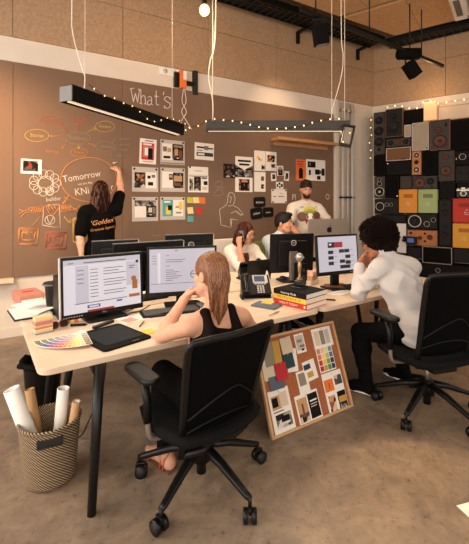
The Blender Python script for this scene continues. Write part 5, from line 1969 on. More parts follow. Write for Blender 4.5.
def person(label, loc, J, skin, hair_mat, vox=.0068, female=False, group=None, lip=True, scale=1.):
    """body: one continuous surface from the joints J; returns the body object and the frames used for the clothes"""
    J = {k: (Vec(v) if k not in ('handL', 'handR') else v) for k, v in J.items()}
    g = 1.
    s = nrm(J['chest']-J['pel'])
    r = nrm(J['shR']-J['shL'])
    f = nrm(s.cross(r))
    pr = nrm(J['hipR']-J['hipL'])
    pf = nrm(s.cross(pr))
    RT = [tuple(r), tuple(f), tuple(nrm(r.cross(f)))]
    RP = [tuple(pr), tuple(pf), tuple(nrm(pr.cross(pf)))]
    w = .92 if female else 1.
    mid = J['pel'].lerp(J['chest'], .5)

    def torso(gr=0., k=.04):
        q = [('e', J['pel'], RP, (.165+gr, .118+gr, .115+gr), k),
             ('e', mid, RT, (.138*w+gr, .102+gr, .15+gr), k),
             ('e', J['chest'], RT, (.158*w+gr, .108+gr, .165+gr), k),
             ('c', J['shL'].lerp(J['shR'], .12), J['shL'].lerp(J['shR'], .88), .05+gr, .05+gr, k),
             ('c', J['neck'], J['shL'].lerp(J['neck'], .25), .042+gr*.6, .046+gr, k),
             ('c', J['neck'], J['shR'].lerp(J['neck'], .25), .042+gr*.6, .046+gr, k)]
        if female:
            for sx in (-1, 1):
                q.append(('e', J['chest']+r*.072*sx+f*.085+s*.005, RT, (.062+gr, .055+gr, .06+gr), .03))
        return q

    def arm(S_, gr=0., t1=2., k=.025):
        sh, el, wr = J['sh'+S_], J['el'+S_], J['wr'+S_]
        q = []
        a = .052*w+gr
        if t1 <= 1:
            e = sh.lerp(el, t1)
            q.append(('c', sh, e, a, a-.008*t1, k))
        else:
            q.append(('c', sh, el, a, .041*w+gr, k))
            e = el.lerp(wr, t1-1)
            q.append(('c', el, el.lerp(wr, min(.35, t1-1)), .041*w+gr, .041*w+gr, .015))
            q.append(('c', el.lerp(wr, min(.35, t1-1)), e, .041*w+gr, (.041-.014*(t1-1))*w+gr, k))
        return q

    def leg(S_, gr=0., t1=2., k=.03):
        h, kn, an = J['hip'+S_], J['knee'+S_], J['ank'+S_]
        q = [('c', h, kn, .084+gr, .056+gr, k)]
        q.append(('c', kn, kn.lerp(an, .3), .055+gr, .056+gr, .02))
        q.append(('c', kn.lerp(an, .3), kn.lerp(an, t1-1), .056+gr, .056-.02*(t1-1)+gr, k))
        return q

    def foot(S_, gr=0., k=.02):
        an, to = J['ank'+S_], J['toe'+S_]
        d = nrm(Vec((to.x-an.x, to.y-an.y, 0)))
        z0 = an.z-.08
        heel = Vec((an.x, an.y, z0+.033))-d*.035
        ball = Vec((an.x, an.y, z0+.030))+d*.10
        tip = Vec((an.x, an.y, z0+.024))+d*.165
        sd = Vec((-d.y, d.x, 0))
        return [('c', an, heel, .037+gr, .032+gr, k), ('c', an, ball, .034+gr, .028+gr, k), ('c', heel, ball+sd*.016, .031+gr, .027+gr, k), ('c', heel, ball-sd*.014, .03+gr, .026+gr, k),
                ('c', ball+sd*.016, tip+sd*.014, .026+gr, .019+gr, k), ('c', ball-sd*.016, tip-sd*.018-d*.02, .025+gr, .017+gr, k)]
    c, hf, hu = J['head'], nrm(J['hf']), nrm(J['hu'])
    hr = nrm(hf.cross(hu))
    hu = nrm(hr.cross(hf))
    RH = [tuple(hr), tuple(hf), tuple(hu)]
    q_ = .97 if female else 1.0

    def at(x, y, z):
        return c+(hr*x+hf*y+hu*z)*q_
    head = [('e', at(0, -.012, .032), RH, (.076*q_, .097*q_, .088*q_), .02), ('e', at(0, .022, -.035), RH, (.062*q_, .07*q_, .082*q_), .03),
            ('c', at(-.022, .062, -.094), at(.022, .062, -.094), .022, .022, .025), ('c', at(-.045, .02, -.07), at(-.02, .055, -.098), .025, .02, .02), ('c', at(.045, .02, -.07), at(.02, .055, -.098), .025, .02, .02),
            ('c', at(-.034, .078, .022), at(.034, .078, .022), .012, .012, .014),
            ('-e', at(-.031, .098, .004), RH, (.018, .014, .011), .01), ('-e', at(.031, .098, .004), RH, (.018, .014, .011), .01),
            ('c', at(0, .089, .012), at(0, .106, -.026), .008, .0125, .012), ('c', at(-.011, .092, -.03), at(.011, .092, -.03), .009, .009, .006),
            ('e', at(-.042, .062, -.028), RH, (.022, .02, .02), .02), ('e', at(.042, .062, -.028), RH, (.022, .02, .02), .02),
            ('c', at(-.02, .083, -.054), at(.02, .083, -.054), .0085, .0085, .008), ('c', at(-.016, .083, -.064), at(.016, .083, -.064), .009, .009, .006),
            ('e', at(-.078, -.012, -.012), RH, (.011, .02, .032), .008), ('e', at(.078, -.012, -.012), RH, (.011, .02, .032), .008)]
    neck = [('c', J['neck'], at(0, -.02, -.06), .056*w, .052*w, .03)]
    prims = torso()+arm('L')+arm('R')+leg('L')+leg('R')+foot('L')+foot('R')+neck+head
    for S_ in 'LR':
        hd = J['hand'+S_]
        prims += hand_prims(J['wr'+S_], hd[0], hd[1], S_, hd[2], .95 if female else 1.03, *(hd[3:4]))
    o = sdf_mesh('person', prims, vox, skin, loc)
    o.location = loc
    tag(o, label, 'person', group)
    L0 = Vec(loc)
    for sx in (-1, 1):
        e = MB().ell(at(.031*sx, .0775, .004)-L0, .0108, 'eye_white')
        e.ell(at(.031*sx, .0825, .003)-L0, .0072, 'eye_dark', sub=1)
        e.build('eye', o)
        MB().tube([at(sx*x, y, z)-L0 for x, y, z in ((.012, .094, .022), (.028, .096, .028), (.046, .083, .022))], [.0035, .0042, .0025], hair_mat, 6).build('eyebrow', o)
    if lip:
        lp_ = MB()
        lp_.tube([at(x, y, -.055)-L0 for x, y in ((-.022, .086), (-.01, .0915), (0, .0925), (.01, .0915), (.022, .086))], [.002, .0046, .0044, .0046, .002], 'lip', 6)
        lp_.tube([at(x, y, -.063)-L0 for x, y in ((-.02, .086), (-.01, .091), (0, .092), (.01, .091), (.02, .086))], [.002, .005, .0056, .005, .002], 'lip', 6)
        lp_.build('lips', o)
    return dict(o=o, J=J, torso=torso, arm=arm, leg=leg, foot=foot, at=at, RH=RH, RT=RT, RP=RP, r=r, f=f, s=s, neck=neck, loc=L0, q=q_, w=w)


def wear(P, name, prims, mt, vox=.0075, disp=None):
    o = sdf_mesh(name, prims, vox, mt, P['loc'], disp)
    o.parent = P['o']
    return o


def folds(amp, f1=38., f2=23., ph=0.):
    return lambda X, Y, Z: amp*(np.sin(f1*Z+14*X+ph+2.2*np.sin(11*Y+9*Z))*.6+np.sin(f2*X-17*Z+8*Y+1.3+ph)*.5+.5*np.sin(29*Y+21*Z+ph*2))


def hair_cap(P, mt, gr=.012, low=-.02, brow=.055, extra=(), vox=.006, disp=None, name='hair'):
    """skull-hugging hair: cut away in front of the face"""
    at, RH, q = P['at'], P['RH'], P['q']
    pr = [('e', at(0, -.014, .034), RH, ((.076+gr)*q, (.099+gr)*q, (.09+gr)*q), .02), ('e', at(0, -.045, -.02), RH, ((.064+gr)*q, (.06+gr)*q, (.07+gr)*q), .03)]
    hf, hu = Vec(RH[1]), Vec(RH[2])
    pr.append(('-e', at(0, .105, -.055), RH, (.075, .085, .11), .012))
    pr.append(('p', at(0, -.02, low), tuple(nrm(-hu+hf*.55))))
    pr += list(extra)
    return wear(P, name, pr, mt, vox, disp)


def strand_hair(P, mts, n, path_fn, r=.0055, name='hair', seed=3):
    """long hair as many tapering locks in one mesh"""
    rd = random.Random(seed)
    mb = MB()
    for i in range(n):
        pts = path_fn(i/n, rd)
        k = len(pts)
        rr = [r*(.55+.6*math.sin(PI*min(1, (j+.6)/k)))*(1 if j < k-1 else .3) for j in range(k)]
        mb.tube([Vec(p)-P['loc'] for p in pts], rr, mts[rd.randrange(len(mts))], 5)
    return mb.build(name, P['o'])


def spectacles(P, mt='black_plastic'):
    at, L0 = P['at'], P['loc']
    g = MB()
    for sx in (-1, 1):
        g.tube([at(sx*.032+.024*math.cos(a*PI/8), .104, .002+.019*math.sin(a*PI/8))-L0 for a in range(17)], .0018, mt, 5)
        g.tube([at(sx*.056, .103, .008)-L0, at(sx*.078, .06, .010)-L0, at(sx*.082, -.015, .008)-L0, at(sx*.08, -.03, -.01)-L0], .0018, mt, 5)
    g.tube([at(-.008, .104, .006)-L0, at(0, .108, .008)-L0, at(.008, .104, .006)-L0], .0018, mt, 5)
    return g.build('glasses', P['o'])


def creases(X, Y, Z):
    k_ = np.clip((1.03-Z)/.14, .12, 1)
    w = 26*Z+20*X-9*Y+1.6*np.sin(9*X+7*Z)+1.2*np.sin(13*Y-5*Z)
    v = 31*X-17*Z+12*Y+1.4*np.sin(11*Z+6*Y)
    return k_*(.016*(np.abs(np.sin(w*.9))-.62)+.010*(np.abs(np.sin(v*.9+.6))-.62))


def trousers(P, mt, low=2., gr=.014, waist=.07):
    J = P['J']
    pr = [('e', J['pel'], P['RP'], (.168+gr, .12+gr, .115+gr), .04)]+P['leg']('L', gr, low)+P['leg']('R', gr, low)
    pr.append(('p', J['pel']+Vec((0, 0, waist)), (0, 0, 1)))
    return wear(P, 'trousers', pr, mt, .008, folds(.003))


def shoes(P, mt='jeans_black', sole='white_paint'):
    for S_ in 'LR':
        an, to = P['J']['ank'+S_], P['J']['toe'+S_]
        z0 = an.z-.08
        o = wear(P, 'shoe', P['foot'](S_, .008)+[('p', (0, 0, an.z+.02), (0, 0, 1)), ('p', (0, 0, z0+.004), (0, 0, -1))], mt, .006)
        d = nrm(Vec((to.x-an.x, to.y-an.y, 0)))
        a = math.atan2(d.y, d.x)
        pts = [(-.075, -.03), (-.055, -.04), (.05, -.046), (.13, -.05), (.18, -.034), (.195, 0), (.18, .034), (.13, .05), (.05, .042), (-.055, .038), (-.075, .028)]
        mb = MB(Mat.Translation(Vec((an.x, an.y, 0))-P['loc']) @ Mat.Rotation(a, 4, 'Z'))
        mb.prism(pts, z0, z0+.022, sole, bev=.004)
        so_ = mb.build('sole', o)
    return


# ---- the woman with long hair, seen from behind at the front desk
HC = Vec((.968, 1.915, 1.105))
J = dict(pel=(.93, 1.80, .51), chest=(.985, 1.86, .745), neck=(.985, 1.88, .915), hipL=(.84, 1.83, .48), hipR=(1.02, 1.84, .48),
         kneeL=(.80, 2.22, .47), kneeR=(1.06, 2.26, .47), ankL=(.765, 2.07, .088), ankR=(1.08, 2.2, .088), toeL=(.72, 2.25, .02), toeR=(1.1, 2.4, .02),
         shL=(.815, 1.865, .845), shR=(1.165, 1.88, .845), elL=(.725, 2.03, .765), elR=(1.29, 1.99, .735), wrL=(.855, 2.03, .945), wrR=(1.20, 2.2, .775),
         head=HC, hf=(-.32, .94, -.10), hu=(0, .12, 1),
         handL=((.40, .02, .35), (.6, -.3, .1), 1.0), handR=((-.1, .95, -.05), (0, 0, -1), .5))
P = person('woman with long light brown hair in a dark tank top, sitting at the front desk', (.93, 1.80, .0), J, 'skin_light', 'hair_brown', .0056, True)
wear(P, 'tank_top', [('e', J['pel'], P['RP'], (.178, .13, .14), .04), ('e', Vec(J['pel']).lerp(Vec(J['chest']), .5), P['RT'], (.140, .113, .155), .04), ('e', J['chest'], P['RT'], (.156, .12, .165), .04),
                     ('c', Vec(J['chest'])+P['r']*-.06+P['f']*.09, Vec(J['chest'])+P['r']*.06+P['f']*.09, .064, .064, .03),
                     ('p', Vec(J['chest'])+P['s']*.075, tuple(nrm(P['s']-P['f']*.1))), ('p', Vec(J['pel'])-P['s']*.03, tuple(-P['s']))] +
     [('c', Vec(J['chest'])+P['r']*(.082*sx)-P['f']*.102+P['s']*.0, Vec(J['neck'])+P['r']*(.082*sx)-P['f']*.03+P['s']*-.012, .040, .027, .02) for sx in (-1, 1)] +
     [('c', Vec(J['neck'])+P['r']*(.082*sx)-P['f']*.03+P['s']*-.012, Vec(J['neck'])+P['r']*(.08*sx)+P['f']*.04-P['s']*.02, .022, .024, .02) for sx in (-1, 1)] +
     [('c', Vec(J['neck'])+P['r']*(.08*sx)+P['f']*.04-P['s']*.02, Vec(J['chest'])+P['r']*(.07*sx)+P['f']*.115+P['s']*.03, .024, .03, .02) for sx in (-1, 1)],
     'tank_top', .0065, folds(.0018))
trousers(P, 'jeans_black', 1.93)
for S_ in 'LR':
    an, to = P['J']['ank'+S_], P['J']['toe'+S_]
    d = nrm(Vec((to.x-an.x, to.y-an.y, 0)))
    X = Mat.Translation(Vec((an.x, an.y, 0))-P['loc']) @ Mat.Rotation(math.atan2(d.y, d.x), 4, 'Z')
    mb = MB(X)
    mb.prism([(-.07, -.03), (.05, -.044), (.14, -.046), (.19, -.02), (.19, .022), (.14, .046), (.05, .04), (-.07, .03)], 0.001, .012, 'brown', bev=.003)
    for x, w_, z in ((.1, .052, .068), (.0, .044, .088), (-.03, .042, .105)):
        mb.tube([(x, -w_, .012), (x-.005, -w_*.8, z*.62), (x-.01, 0, z if x > .05 else z*1.05), (x-.005, w_*.8, z*.62), (x, w_, .012)], .007, 'sandal', 6)
    mb.build('sandal', P['o'], 'strappy terracotta sandal')
wear(P, 'hair_crown', [('e', P['at'](0, -.014, .034), P['RH'], (.080, .102, .094), .02), ('e', P['at'](0, -.05, -.02), P['RH'], (.068, .064, .075), .03), ('-e', P['at'](0, .105, -.055), P['RH'], (.066, .085, .115), .012)], 'hair_brown', .006)


def long_hair(t, rd):
    """combed down from the crown, round the back of the skull, then hanging"""
    at = P['at']
    az = rd.triangular(-2.05, 1.95, 0)
    x, y = math.sin(az), -math.cos(az)
    out = []
    e0 = rd.uniform(1.15, 1.5)
    for el in (e0, e0*.75, e0*.48, e0*.2, -.12):
        g = 1.0+.03*(1-el/1.5)+rd.uniform(-.006, .006)
        ae = az*(1-.36*(1-max(0, el)/1.5))
        x, y = math.sin(ae), -math.cos(ae)
        out.append(at(x*math.cos(el)*.084*g, -.016+y*math.cos(el)*.105*g, .034+math.sin(el)*.097*g))
    w_ = az/2.0
    L_ = rd.uniform(.17, .29)*(1-.25*abs(w_))
    bx_, by_ = x*.084, -.016+y*.106
    for j in range(1, 6):
        f_ = j/5
        xx = bx_*(1-.22*f_)+.014*math.sin(4*f_+az*2)-.045*f_
        yy = by_*(1-.0*f_)+(-.122-by_)*min(1, f_*1.2)*.72-.012*math.sin(PI*f_)
        p = at(xx, yy, .02)
        out.append(p+Vec((rd.uniform(-.003, .003), rd.uniform(-.004, .004), -L_*f_)))
    return out


strand_hair(P, ['hair_brown', 'hair_brown', 'hair_honey', 'hair_honey', 'hair_deep'], 620, long_hair, .0050, seed=11)
spectacles(P)

# ---- the man with curly hair at the front right desk
HC = Vec((2.615, 2.125, 1.185))
J = dict(pel=(2.66, 1.75, .575), chest=(2.66, 1.93, .86), neck=(2.645, 2.03, 1.06), hipL=(2.57, 1.80, .54), hipR=(2.75, 1.80, .54),
         kneeL=(2.42, 2.12, .47), kneeR=(2.82, 2.15, .48), ankL=(2.425, 2.06, .088), ankR=(2.87, 2.04, .088), toeL=(2.36, 2.24, .02), toeR=(2.86, 2.24, .02),
         shL=(2.485, 2.0, .985), shR=(2.87, 1.96, .975), elL=(2.44, 2.15, .775), elR=(2.96, 2.18, .79), wrL=(2.49, 2.18, 1.005), wrR=(2.80, 2.36, .775),
         head=HC, hf=(-.55, .80, -.30), hu=(-.1, .25, 1),
         handL=((.62, .02, .22), (.3, -.5, .2), 1.15), handR=((-.5, .8, -.05), (0, 0, -1), .5))
P = person('man with black curly hair in a white shirt, hand at mouth, at the right desk', (2.66, 1.75, 0), J, 'skin_tan', 'hair_black', .0062)
pr = P['torso'](.026)+P['arm']('L', .016, 1.9)+P['arm']('R', .016, 1.9)
pr += [('e', Vec(J['pel'])-P['s']*.06, P['RP'], (.185, .145, .13), .04), ('c', Vec(J['neck'])+P['s']*.02, Vec(J['neck'])+P['s']*.045+P['f']*.01, .068, .062, .02),
       ('p', Vec(J['pel'])-Vec((0, 0, .115)), (0, 0, -1))]
shirt = wear(P, 'shirt', pr, 'shirt_white', .0075, creases)
cb_ = MB()
for k in range(1):
    pts = []
    for i in range(17):
        a = PI*(.08+.84*i/16)+PI
        pts.append(Vec(J['neck'])+P['s']*(.055)+P['r']*(.070*math.cos(a))+P['f']*(.072*math.sin(a)+.012)-P['loc'])
    cb_.tube(pts, [.006]+[.013]*15+[.006], 'shirt_white', 8, flat=1.5)
cb_.build('collar', P['o'])
sm = MB()
sm.tube([Vec(J['neck'])-P['s']*.075-P['f']*.118+P['r']*(.15*t_)+P['s']*(.02*(1-abs(t_)))-P['loc']-P['f']*.0 for t_ in (-1, -.5, 0, .5, 1)], .0022, 'paper_grey', 5)
trousers(P, 'jeans_black', 1.95)
shoes(P)
at = P['at']
wear(P, 'hair', [('e', at(0, -.035, .05), P['RH'], (.145, .145, .14), .03), ('e', at(0, -.085, -.02), P['RH'], (.115, .085, .10), .03), ('-e', at(0, .125, -.065), P['RH'], (.085, .10, .125), .02)], 'afro', .006,
     lambda X, Y, Z: .010*np.sin(85*X+2*np.sin(60*Y))*np.sin(80*Y+2*np.sin(70*Z))*np.sin(82*Z+2*np.sin(50*X))+.006*np.sin(190*X+3)*np.sin(180*Y)*np.sin(200*Z))
rd = random.Random(4)
mb = MB()
for i in range(1500):
    v = Vec((rd.gauss(0, 1), rd.gauss(0, 1), rd.gauss(0, 1))).normalized()
    if v.y > .42 and v.z < .5:
        continue
    if v.z < -.72 or (v.z < -.3 and v.y > .05):
        continue
    p = at(v.x*.143, -.035+v.y*.146, .05+v.z*.138)-P['loc']
    d1 = Vec((rd.gauss(0, 1), rd.gauss(0, 1), rd.gauss(0, 1))).cross(v).normalized()
    d2 = v.cross(d1)
    d2 = (d2*.8+v*rd.uniform(.3, .9)).normalized()
    rr = rd.uniform(.007, .015)
    lift = rd.uniform(.0, .012)
    mb.tube([p+d1*rr*math.cos(a*.9)+d2*rr*math.sin(a*.9)+v*(.0025*a+lift-.004) for a in range(8)], .003, 'afro', 4)
mb.build('curls', P['o'])
spectacles(P)

# ---- the woman writing on the chalkboard
hp = at_y(119, 166.5, BACK-.075)
J = dict(pel=(.90, 4.52, .98), chest=(.90, 4.55, 1.28), neck=(.90, 4.56, 1.475), hipL=(.81, 4.53, .93), hipR=(.99, 4.53, .93),
         kneeL=(.80, 4.56, .50), kneeR=(1.0, 4.57, .50), ankL=(.79, 4.53, .088), ankR=(1.01, 4.54, .088), toeL=(.76, 4.72, .02), toeR=(1.04, 4.72, .02),
         shL=(.725, 4.55, 1.405), shR=(1.075, 4.57, 1.43), elL=(.66, 4.47, 1.14), elR=(hp.x-.025, 4.70, 1.66), wrL=(.67, 4.43, .92), wrR=(hp.x, hp.y-.02, hp.z-.075),
         head=(.895, 4.575, 1.645), hf=(.1, .98, .1), hu=(0, -.08, 1),
         handL=((.05, .1, -1), (1, .1, 0), .5), handR=((-.15, .55, .75), (-.35, .8, -.35), .8))
P = person('woman with shoulder length dark hair writing on the chalkboard, in a black printed t-shirt', (.90, 4.52, 0), J, 'skin_light', 'hair_dark', .0068, True)
tee = wear(P, 'tee_shirt', P['torso'](.02)+P['arm']('L', .028, .82)+P['arm']('R', .026, .72)+[('e', Vec(J['pel'])-Vec((0, 0, .0)), P['RP'], (.19, .145, .14), .04), ('p', Vec(J['pel'])-Vec((0, 0, .10)), (0, 0, -1))], 'tee_black', .0078, folds(.004))
tb_ = bvh_of(tee)
for txt, sz, yy, sl in (("'Golden'", .078, 0, .22), ('Creative Agency', .04, -.075, .0)):
    w1 = MB()
    w1.text(txt, sz, TR(), 'chalk_orange')
    w1.v = [Vec((p.x+p.y*sl, p.y+.16*p.x+yy, 0)) for p in w1.v]
    wrap_print('shirt_lettering', P['o'], tb_, w1, Vec((.90, 4.42, 1.30))-P['loc'], (1, -.0, 0), (0, 0, 1), (0, -1, 0))
trousers(P, 'jeans_black')
shoes(P)
at = P['at']
wear(P, 'hair_crown', [('e', at(0, -.014, .034), P['RH'], (.082, .103, .096), .02), ('e', at(0, -.045, -.06), P['RH'], (.086, .064, .10), .03), ('-e', at(0, .12, -.055), P['RH'], (.06, .085, .12), .012)], 'hair_dark', .007)


def bob(t, rd, ln=(.2, .3), wide=1.):
    at = P['at']
    az = rd.uniform(-2.3, 2.3)
    x, y = math.sin(az), -math.cos(az)
    el = rd.uniform(.5, 1.45)
    p0 = at(x*math.cos(el)*.084, -.014+y*math.cos(el)*.104, .034+math.sin(el)*.097)
    p1 = at(x*.086, -.014+y*.106, .02)
    L_ = rd.uniform(*ln)
    out = [p0, at(x*math.cos(el*.55)*.087, -.014+y*math.cos(el*.55)*.107, .034+math.sin(el*.55)*.093), p1]
    for j in range(1, 5):
        f_ = j/4
        out.append(at(x*(.086+.018*wide*math.sin(PI*f_*.7)), -.014+y*(.106+.008*f_)-.01*f_, .02-L_*f_)+Vec((rd.uniform(-.006, .006), rd.uniform(-.004, .004), 0)))
    return out


strand_hair(P, ['hair_dark', 'hair_dark', 'hair_deep'], 260, bob, .0068, seed=5)
# the piece of chalk rests in her hand: a thing of its own
q = at_y(116, 162.5, BACK-.02)
single(MB().cyl((-.045, -.035, -.012), (.02, .012, .006), .007, 'white_paint', n=10), 'chalk_stick', 'stick of white chalk in the raised hand of the woman at the chalkboard', 'chalk', (q.x, q.y, q.z))

# ---- the woman on the phone
J = dict(pel=(2.38, 3.99, .57), chest=(2.37, 3.88, .83), neck=(2.355, 3.80, 1.0), hipL=(2.47, 3.97, .53), hipR=(2.29, 3.97, .53),
         kneeL=(2.5, 3.58, .54), kneeR=(2.26, 3.58, .54), ankL=(2.5, 3.66, .088), ankR=(2.26, 3.66, .088), toeL=(2.5, 3.5, .02), toeR=(2.26, 3.5, .02),
         shL=(2.52, 3.82, .95), shR=(2.20, 3.86, .95), elL=(2.60, 3.66, .765), elR=(2.24, 3.64, .77), wrL=(2.42, 3.50, .775), wrR=(2.25, 3.70, 1.03),
         head=(2.36, 3.745, 1.165), hf=(.42, -.88, -.22), hu=(.03, -.1, 1),
         handL=((-.6, -.6, 0), (0, 0, -1), .5), handR=((.0, .15, .98), (.85, .3, .1), .75))
P = person('woman with red brown hair in a white cardigan holding a phone to her ear', (2.38, 3.99, 0), J, 'skin_mid', 'hair_red', .0068, True)
wear(P, 'cardigan', P['torso'](.018)+P['arm']('L', .018, 1.75)+P['arm']('R', .018, 1.1)+[('p', Vec(J['pel'])-Vec((0, 0, .05)), (0, 0, -1))], 'white_cardigan', .0078, folds(.004))
nk = Vec(J['neck'])
wear(P, 'inner_top', [('e', Vec(J['chest'])+P['f']*.055+P['s']*.01, P['RT'], (.075, .10, .17), .02), ('p', nk-P['s']*.03, tuple(nrm(P['s']+P['f']*.2)))], 'hair_red', .0075)
trousers(P, 'jeans_black')
shoes(P)
at = P['at']
wear(P, 'hair_crown', [('e', at(0, -.018, .034), P['RH'], (.083, .104, .096), .02), ('e', at(0, -.055, -.04), P['RH'], (.084, .064, .10), .03), ('-e', at(0, .105, -.065), P['RH'], (.064, .085, .122), .012)], 'hair_red', .007)


def bob2(t, rd):
    return bob(t, rd, (.14, .2), 1.3)


strand_hair(P, ['hair_red', 'hair_red', 'hair_dark'], 200, bob2, .007, seed=6)
spectacles(P)
ph = at(.093, .012, -.03)
o = thing('mobile_phone', 'black mobile phone pressed to the ear of the woman in the white cardigan', 'phone', tuple(ph))
hx = Vec(P['RH'][0])
X = frame_m((0, 0, 0), nrm(Vec(P['RH'][1])), nrm(Vec(P['RH'][2])), hx)
MB(X @ Mat.Rotation(.35, 4, 'Z')).prism(rrect(.066, .14, .01), -.004, .005, 'black_plastic', bev=.002).build('case', o)
MB(X @ Mat.Rotation(.35, 4, 'Z')).prism(rrect(.058, .126, .006), .0051, .0058, 'grey_plastic').build('back_plate', o)

# ---- the man in the pale blue shirt
J = dict(pel=(2.97, 4.0, .585), chest=(2.965, 3.92, .88), neck=(2.965, 3.88, 1.09), hipL=(3.06, 3.98, .54), hipR=(2.88, 3.98, .54),
         kneeL=(3.16, 3.58, .55), kneeR=(2.92, 3.58, .55), ankL=(3.16, 3.66, .088), ankR=(2.92, 3.66, .088), toeL=(3.16, 3.5, .02), toeR=(2.92, 3.5, .02),
         shL=(3.14, 3.88, 1.03), shR=(2.79, 3.92, 1.03), elL=(3.22, 3.72, .78), elR=(2.77, 3.70, .80), wrL=(3.125, 3.72, 1.05), wrR=(2.95, 3.52, .775),
         head=(2.985, 3.83, 1.265), hf=(.52, -.84, -.06), hu=(0, -.05, 1),
         handL=((-.18, -.1, .95), (-.8, .5, .1), .7), handR=((.4, -.8, 0), (0, 0, -1), .5))
P = person('man with short dark hair in a pale blue shirt sitting behind a black monitor', (2.97, 4.0, 0), J, 'skin_mid', 'hair_black', .0068)
wear(P, 'shirt', P['torso'](.02)+P['arm']('L', .015, 1.85)+P['arm']('R', .015, 1.85)+[('c', Vec(J['neck'])+P['s']*.015, Vec(J['neck'])+P['s']*.03, .064, .06, .02), ('p', Vec(J['pel'])-Vec((0, 0, .05)), (0, 0, -1))], 'shirt_blue', .0078, folds(.004))
wear(P, 'undershirt', [('e', Vec(J['neck'])+P['f']*.062-P['s']*.01, P['RT'], (.03, .03, .06), .02)], 'tee_black', .006)
trousers(P, 'jeans_black')
shoes(P)
hair_cap(P, 'hair_black', .012, -.03, vox=.006, extra=[('e', P['at'](0, .05, .105), P['RH'], (.062, .055, .03), .02)], disp=lambda X, Y, Z: .003*np.sin(160*X+2*np.sin(60*Z))*np.sin(150*Y)*np.sin(120*Z))

# ---- the standing man
J = dict(pel=(3.725, 4.275, .97), chest=(3.685, 4.225, 1.28), neck=(3.675, 4.205, 1.53), hipL=(3.820, 4.250, .93), hipR=(3.640, 4.300, .93),
         kneeL=(3.825, 4.235, .52), kneeR=(3.625, 4.275, .52), ankL=(3.835, 4.285, .088), ankR=(3.635, 4.325, .088), toeL=(3.805, 4.115, .02), toeR=(3.585, 4.155, .02),
         shL=(3.855, 4.160, 1.44), shR=(3.480, 4.275, 1.44), elL=(4.025, 4.045, 1.19), elR=(3.345, 4.175, 1.20), wrL=(3.965, 3.835, .99), wrR=(3.365, 3.935, 1.07),
         head=(3.635, 4.155, 1.715), hf=(-.42, -.84, -.32), hu=(-.12, -.25, 1),
         handL=((-.1, -.6, -.75), (-.2, .3, -.8), .5), handR=((.15, -.7, -.5), (0, .3, -.9), .5))
P = person('bearded man standing behind the silver computer in a white t-shirt with an animal print', (3.725, 4.275, 0), J, 'skin_mid', 'hair_chestnut', .0068)
tee = wear(P, 'tee_shirt', P['torso'](.02)+P['arm']('L', .026, .6)+P['arm']('R', .026, .6)+[('e', Vec(J['pel']), P['RP'], (.185, .14, .14), .04), ('p', Vec(J['pel'])-Vec((0, 0, .10)), (0, 0, -1))], 'tee_white', .0078, folds(.004))
pm = MB()


def blob(pts, mt, z=0.):
    pm.prism(pts, z, z+.0008, mt)


def dens(poly, step=.02):
    """artwork outline with extra points so that it can follow the cloth"""
    out = []
    for i in range(len(poly)):
        a, b = Vec((*poly[i], 0)), Vec((*poly[(i+1) % len(poly)], 0))
        n_ = max(1, int((b-a).length/step))
        out += [tuple(a.lerp(b, j/n_)[:2]) for j in range(n_)]
    return out


def fanshape(cx, cy, rx, ry, mt, z, a0=0, a1=2*PI, n=26):
    vs = [(cx, cy, z)]
    fs = []
    for rr in (.5, 1.):
        vs += [(cx+rx*rr*math.cos(a0+(a1-a0)*i/n), cy+ry*rr*math.sin(a0+(a1-a0)*i/n), z) for i in range(n+1)]
    for i in range(n):
        fs.append((0, 1+i, 2+i))
        fs.append((1+i, n+2+i, n+3+i, 2+i))
    pm.add(vs, fs, mt)


fanshape(-.115, -.02, .06, .07, 'brown', .000)
fanshape(.115, -.02, .06, .07, 'brown', .000)
fanshape(0, -.04, .085, .105, 'brown', .001)
fanshape(0, -.03, .04, .10, 'paper', .002)
fanshape(0, -.115, .05, .045, 'peach', .003)
for sx in (-1, 1):
    fanshape(.045*sx, -.025, .02, .024, 'coral', .003)
    fanshape(.045*sx, -.025, .009, .011, 'ink', .004)
    fanshape(.02*sx, -.115, .008, .012, 'ink', .004)
fanshape(0, .045, .1, .085, 'olive', .003, 0, PI)
fanshape(0, .05, .115, .022, 'green', .004)
fanshape(0, .06, .075, .03, 'mustard', .0045, 0, PI)
pm.text('me', .045, TR(-.115, .12), 'ink')
pm.text('n', .05, TR(.105, .12), 'ink')
wrap_print('shirt_print', P['o'], bvh_of(tee), pm, Vec(J['chest'])+P['f']*.13+Vec((.02, 0, .085))-P['loc'], tuple(-P['r']), (0, 0, 1), tuple(nrm(Vec((P['f'].x, P['f'].y, 0)))))
trousers(P, 'jeans_black')
shoes(P)
hair_cap(P, 'hair_chestnut', .010, -.012, vox=.006, extra=[('e', P['at'](0, .04, .112), P['RH'], (.06, .055, .03), .02)], disp=lambda X, Y, Z: .003*np.sin(160*X)*np.sin(150*Y)*np.sin(130*Z))
at = P['at']
wear(P, 'beard', [('e', at(0, .022, -.052), P['RH'], (.066, .074, .072), .02), ('c', at(-.022, .066, -.100), at(.022, .066, -.100), .024, .024, .02), ('c', at(-.02, .094, -.043), at(.02, .094, -.043), .007, .007, .006),
                  ('-c', at(-.018, .1, -.059), at(.018, .1, -.059), .010, .010, .004), ('p', at(0, .06, -.042), tuple(nrm(Vec(P['RH'][2])*1.0+Vec(P['RH'][1])*.25))), ('p', at(0, -.012, 0), tuple(-Vec(P['RH'][1])))], 'hair_chestnut', .0055)

# ================================================================ THE WALL OF LOUDSPEAKERS
SD = .34          # how far the fronts stand out from the wall


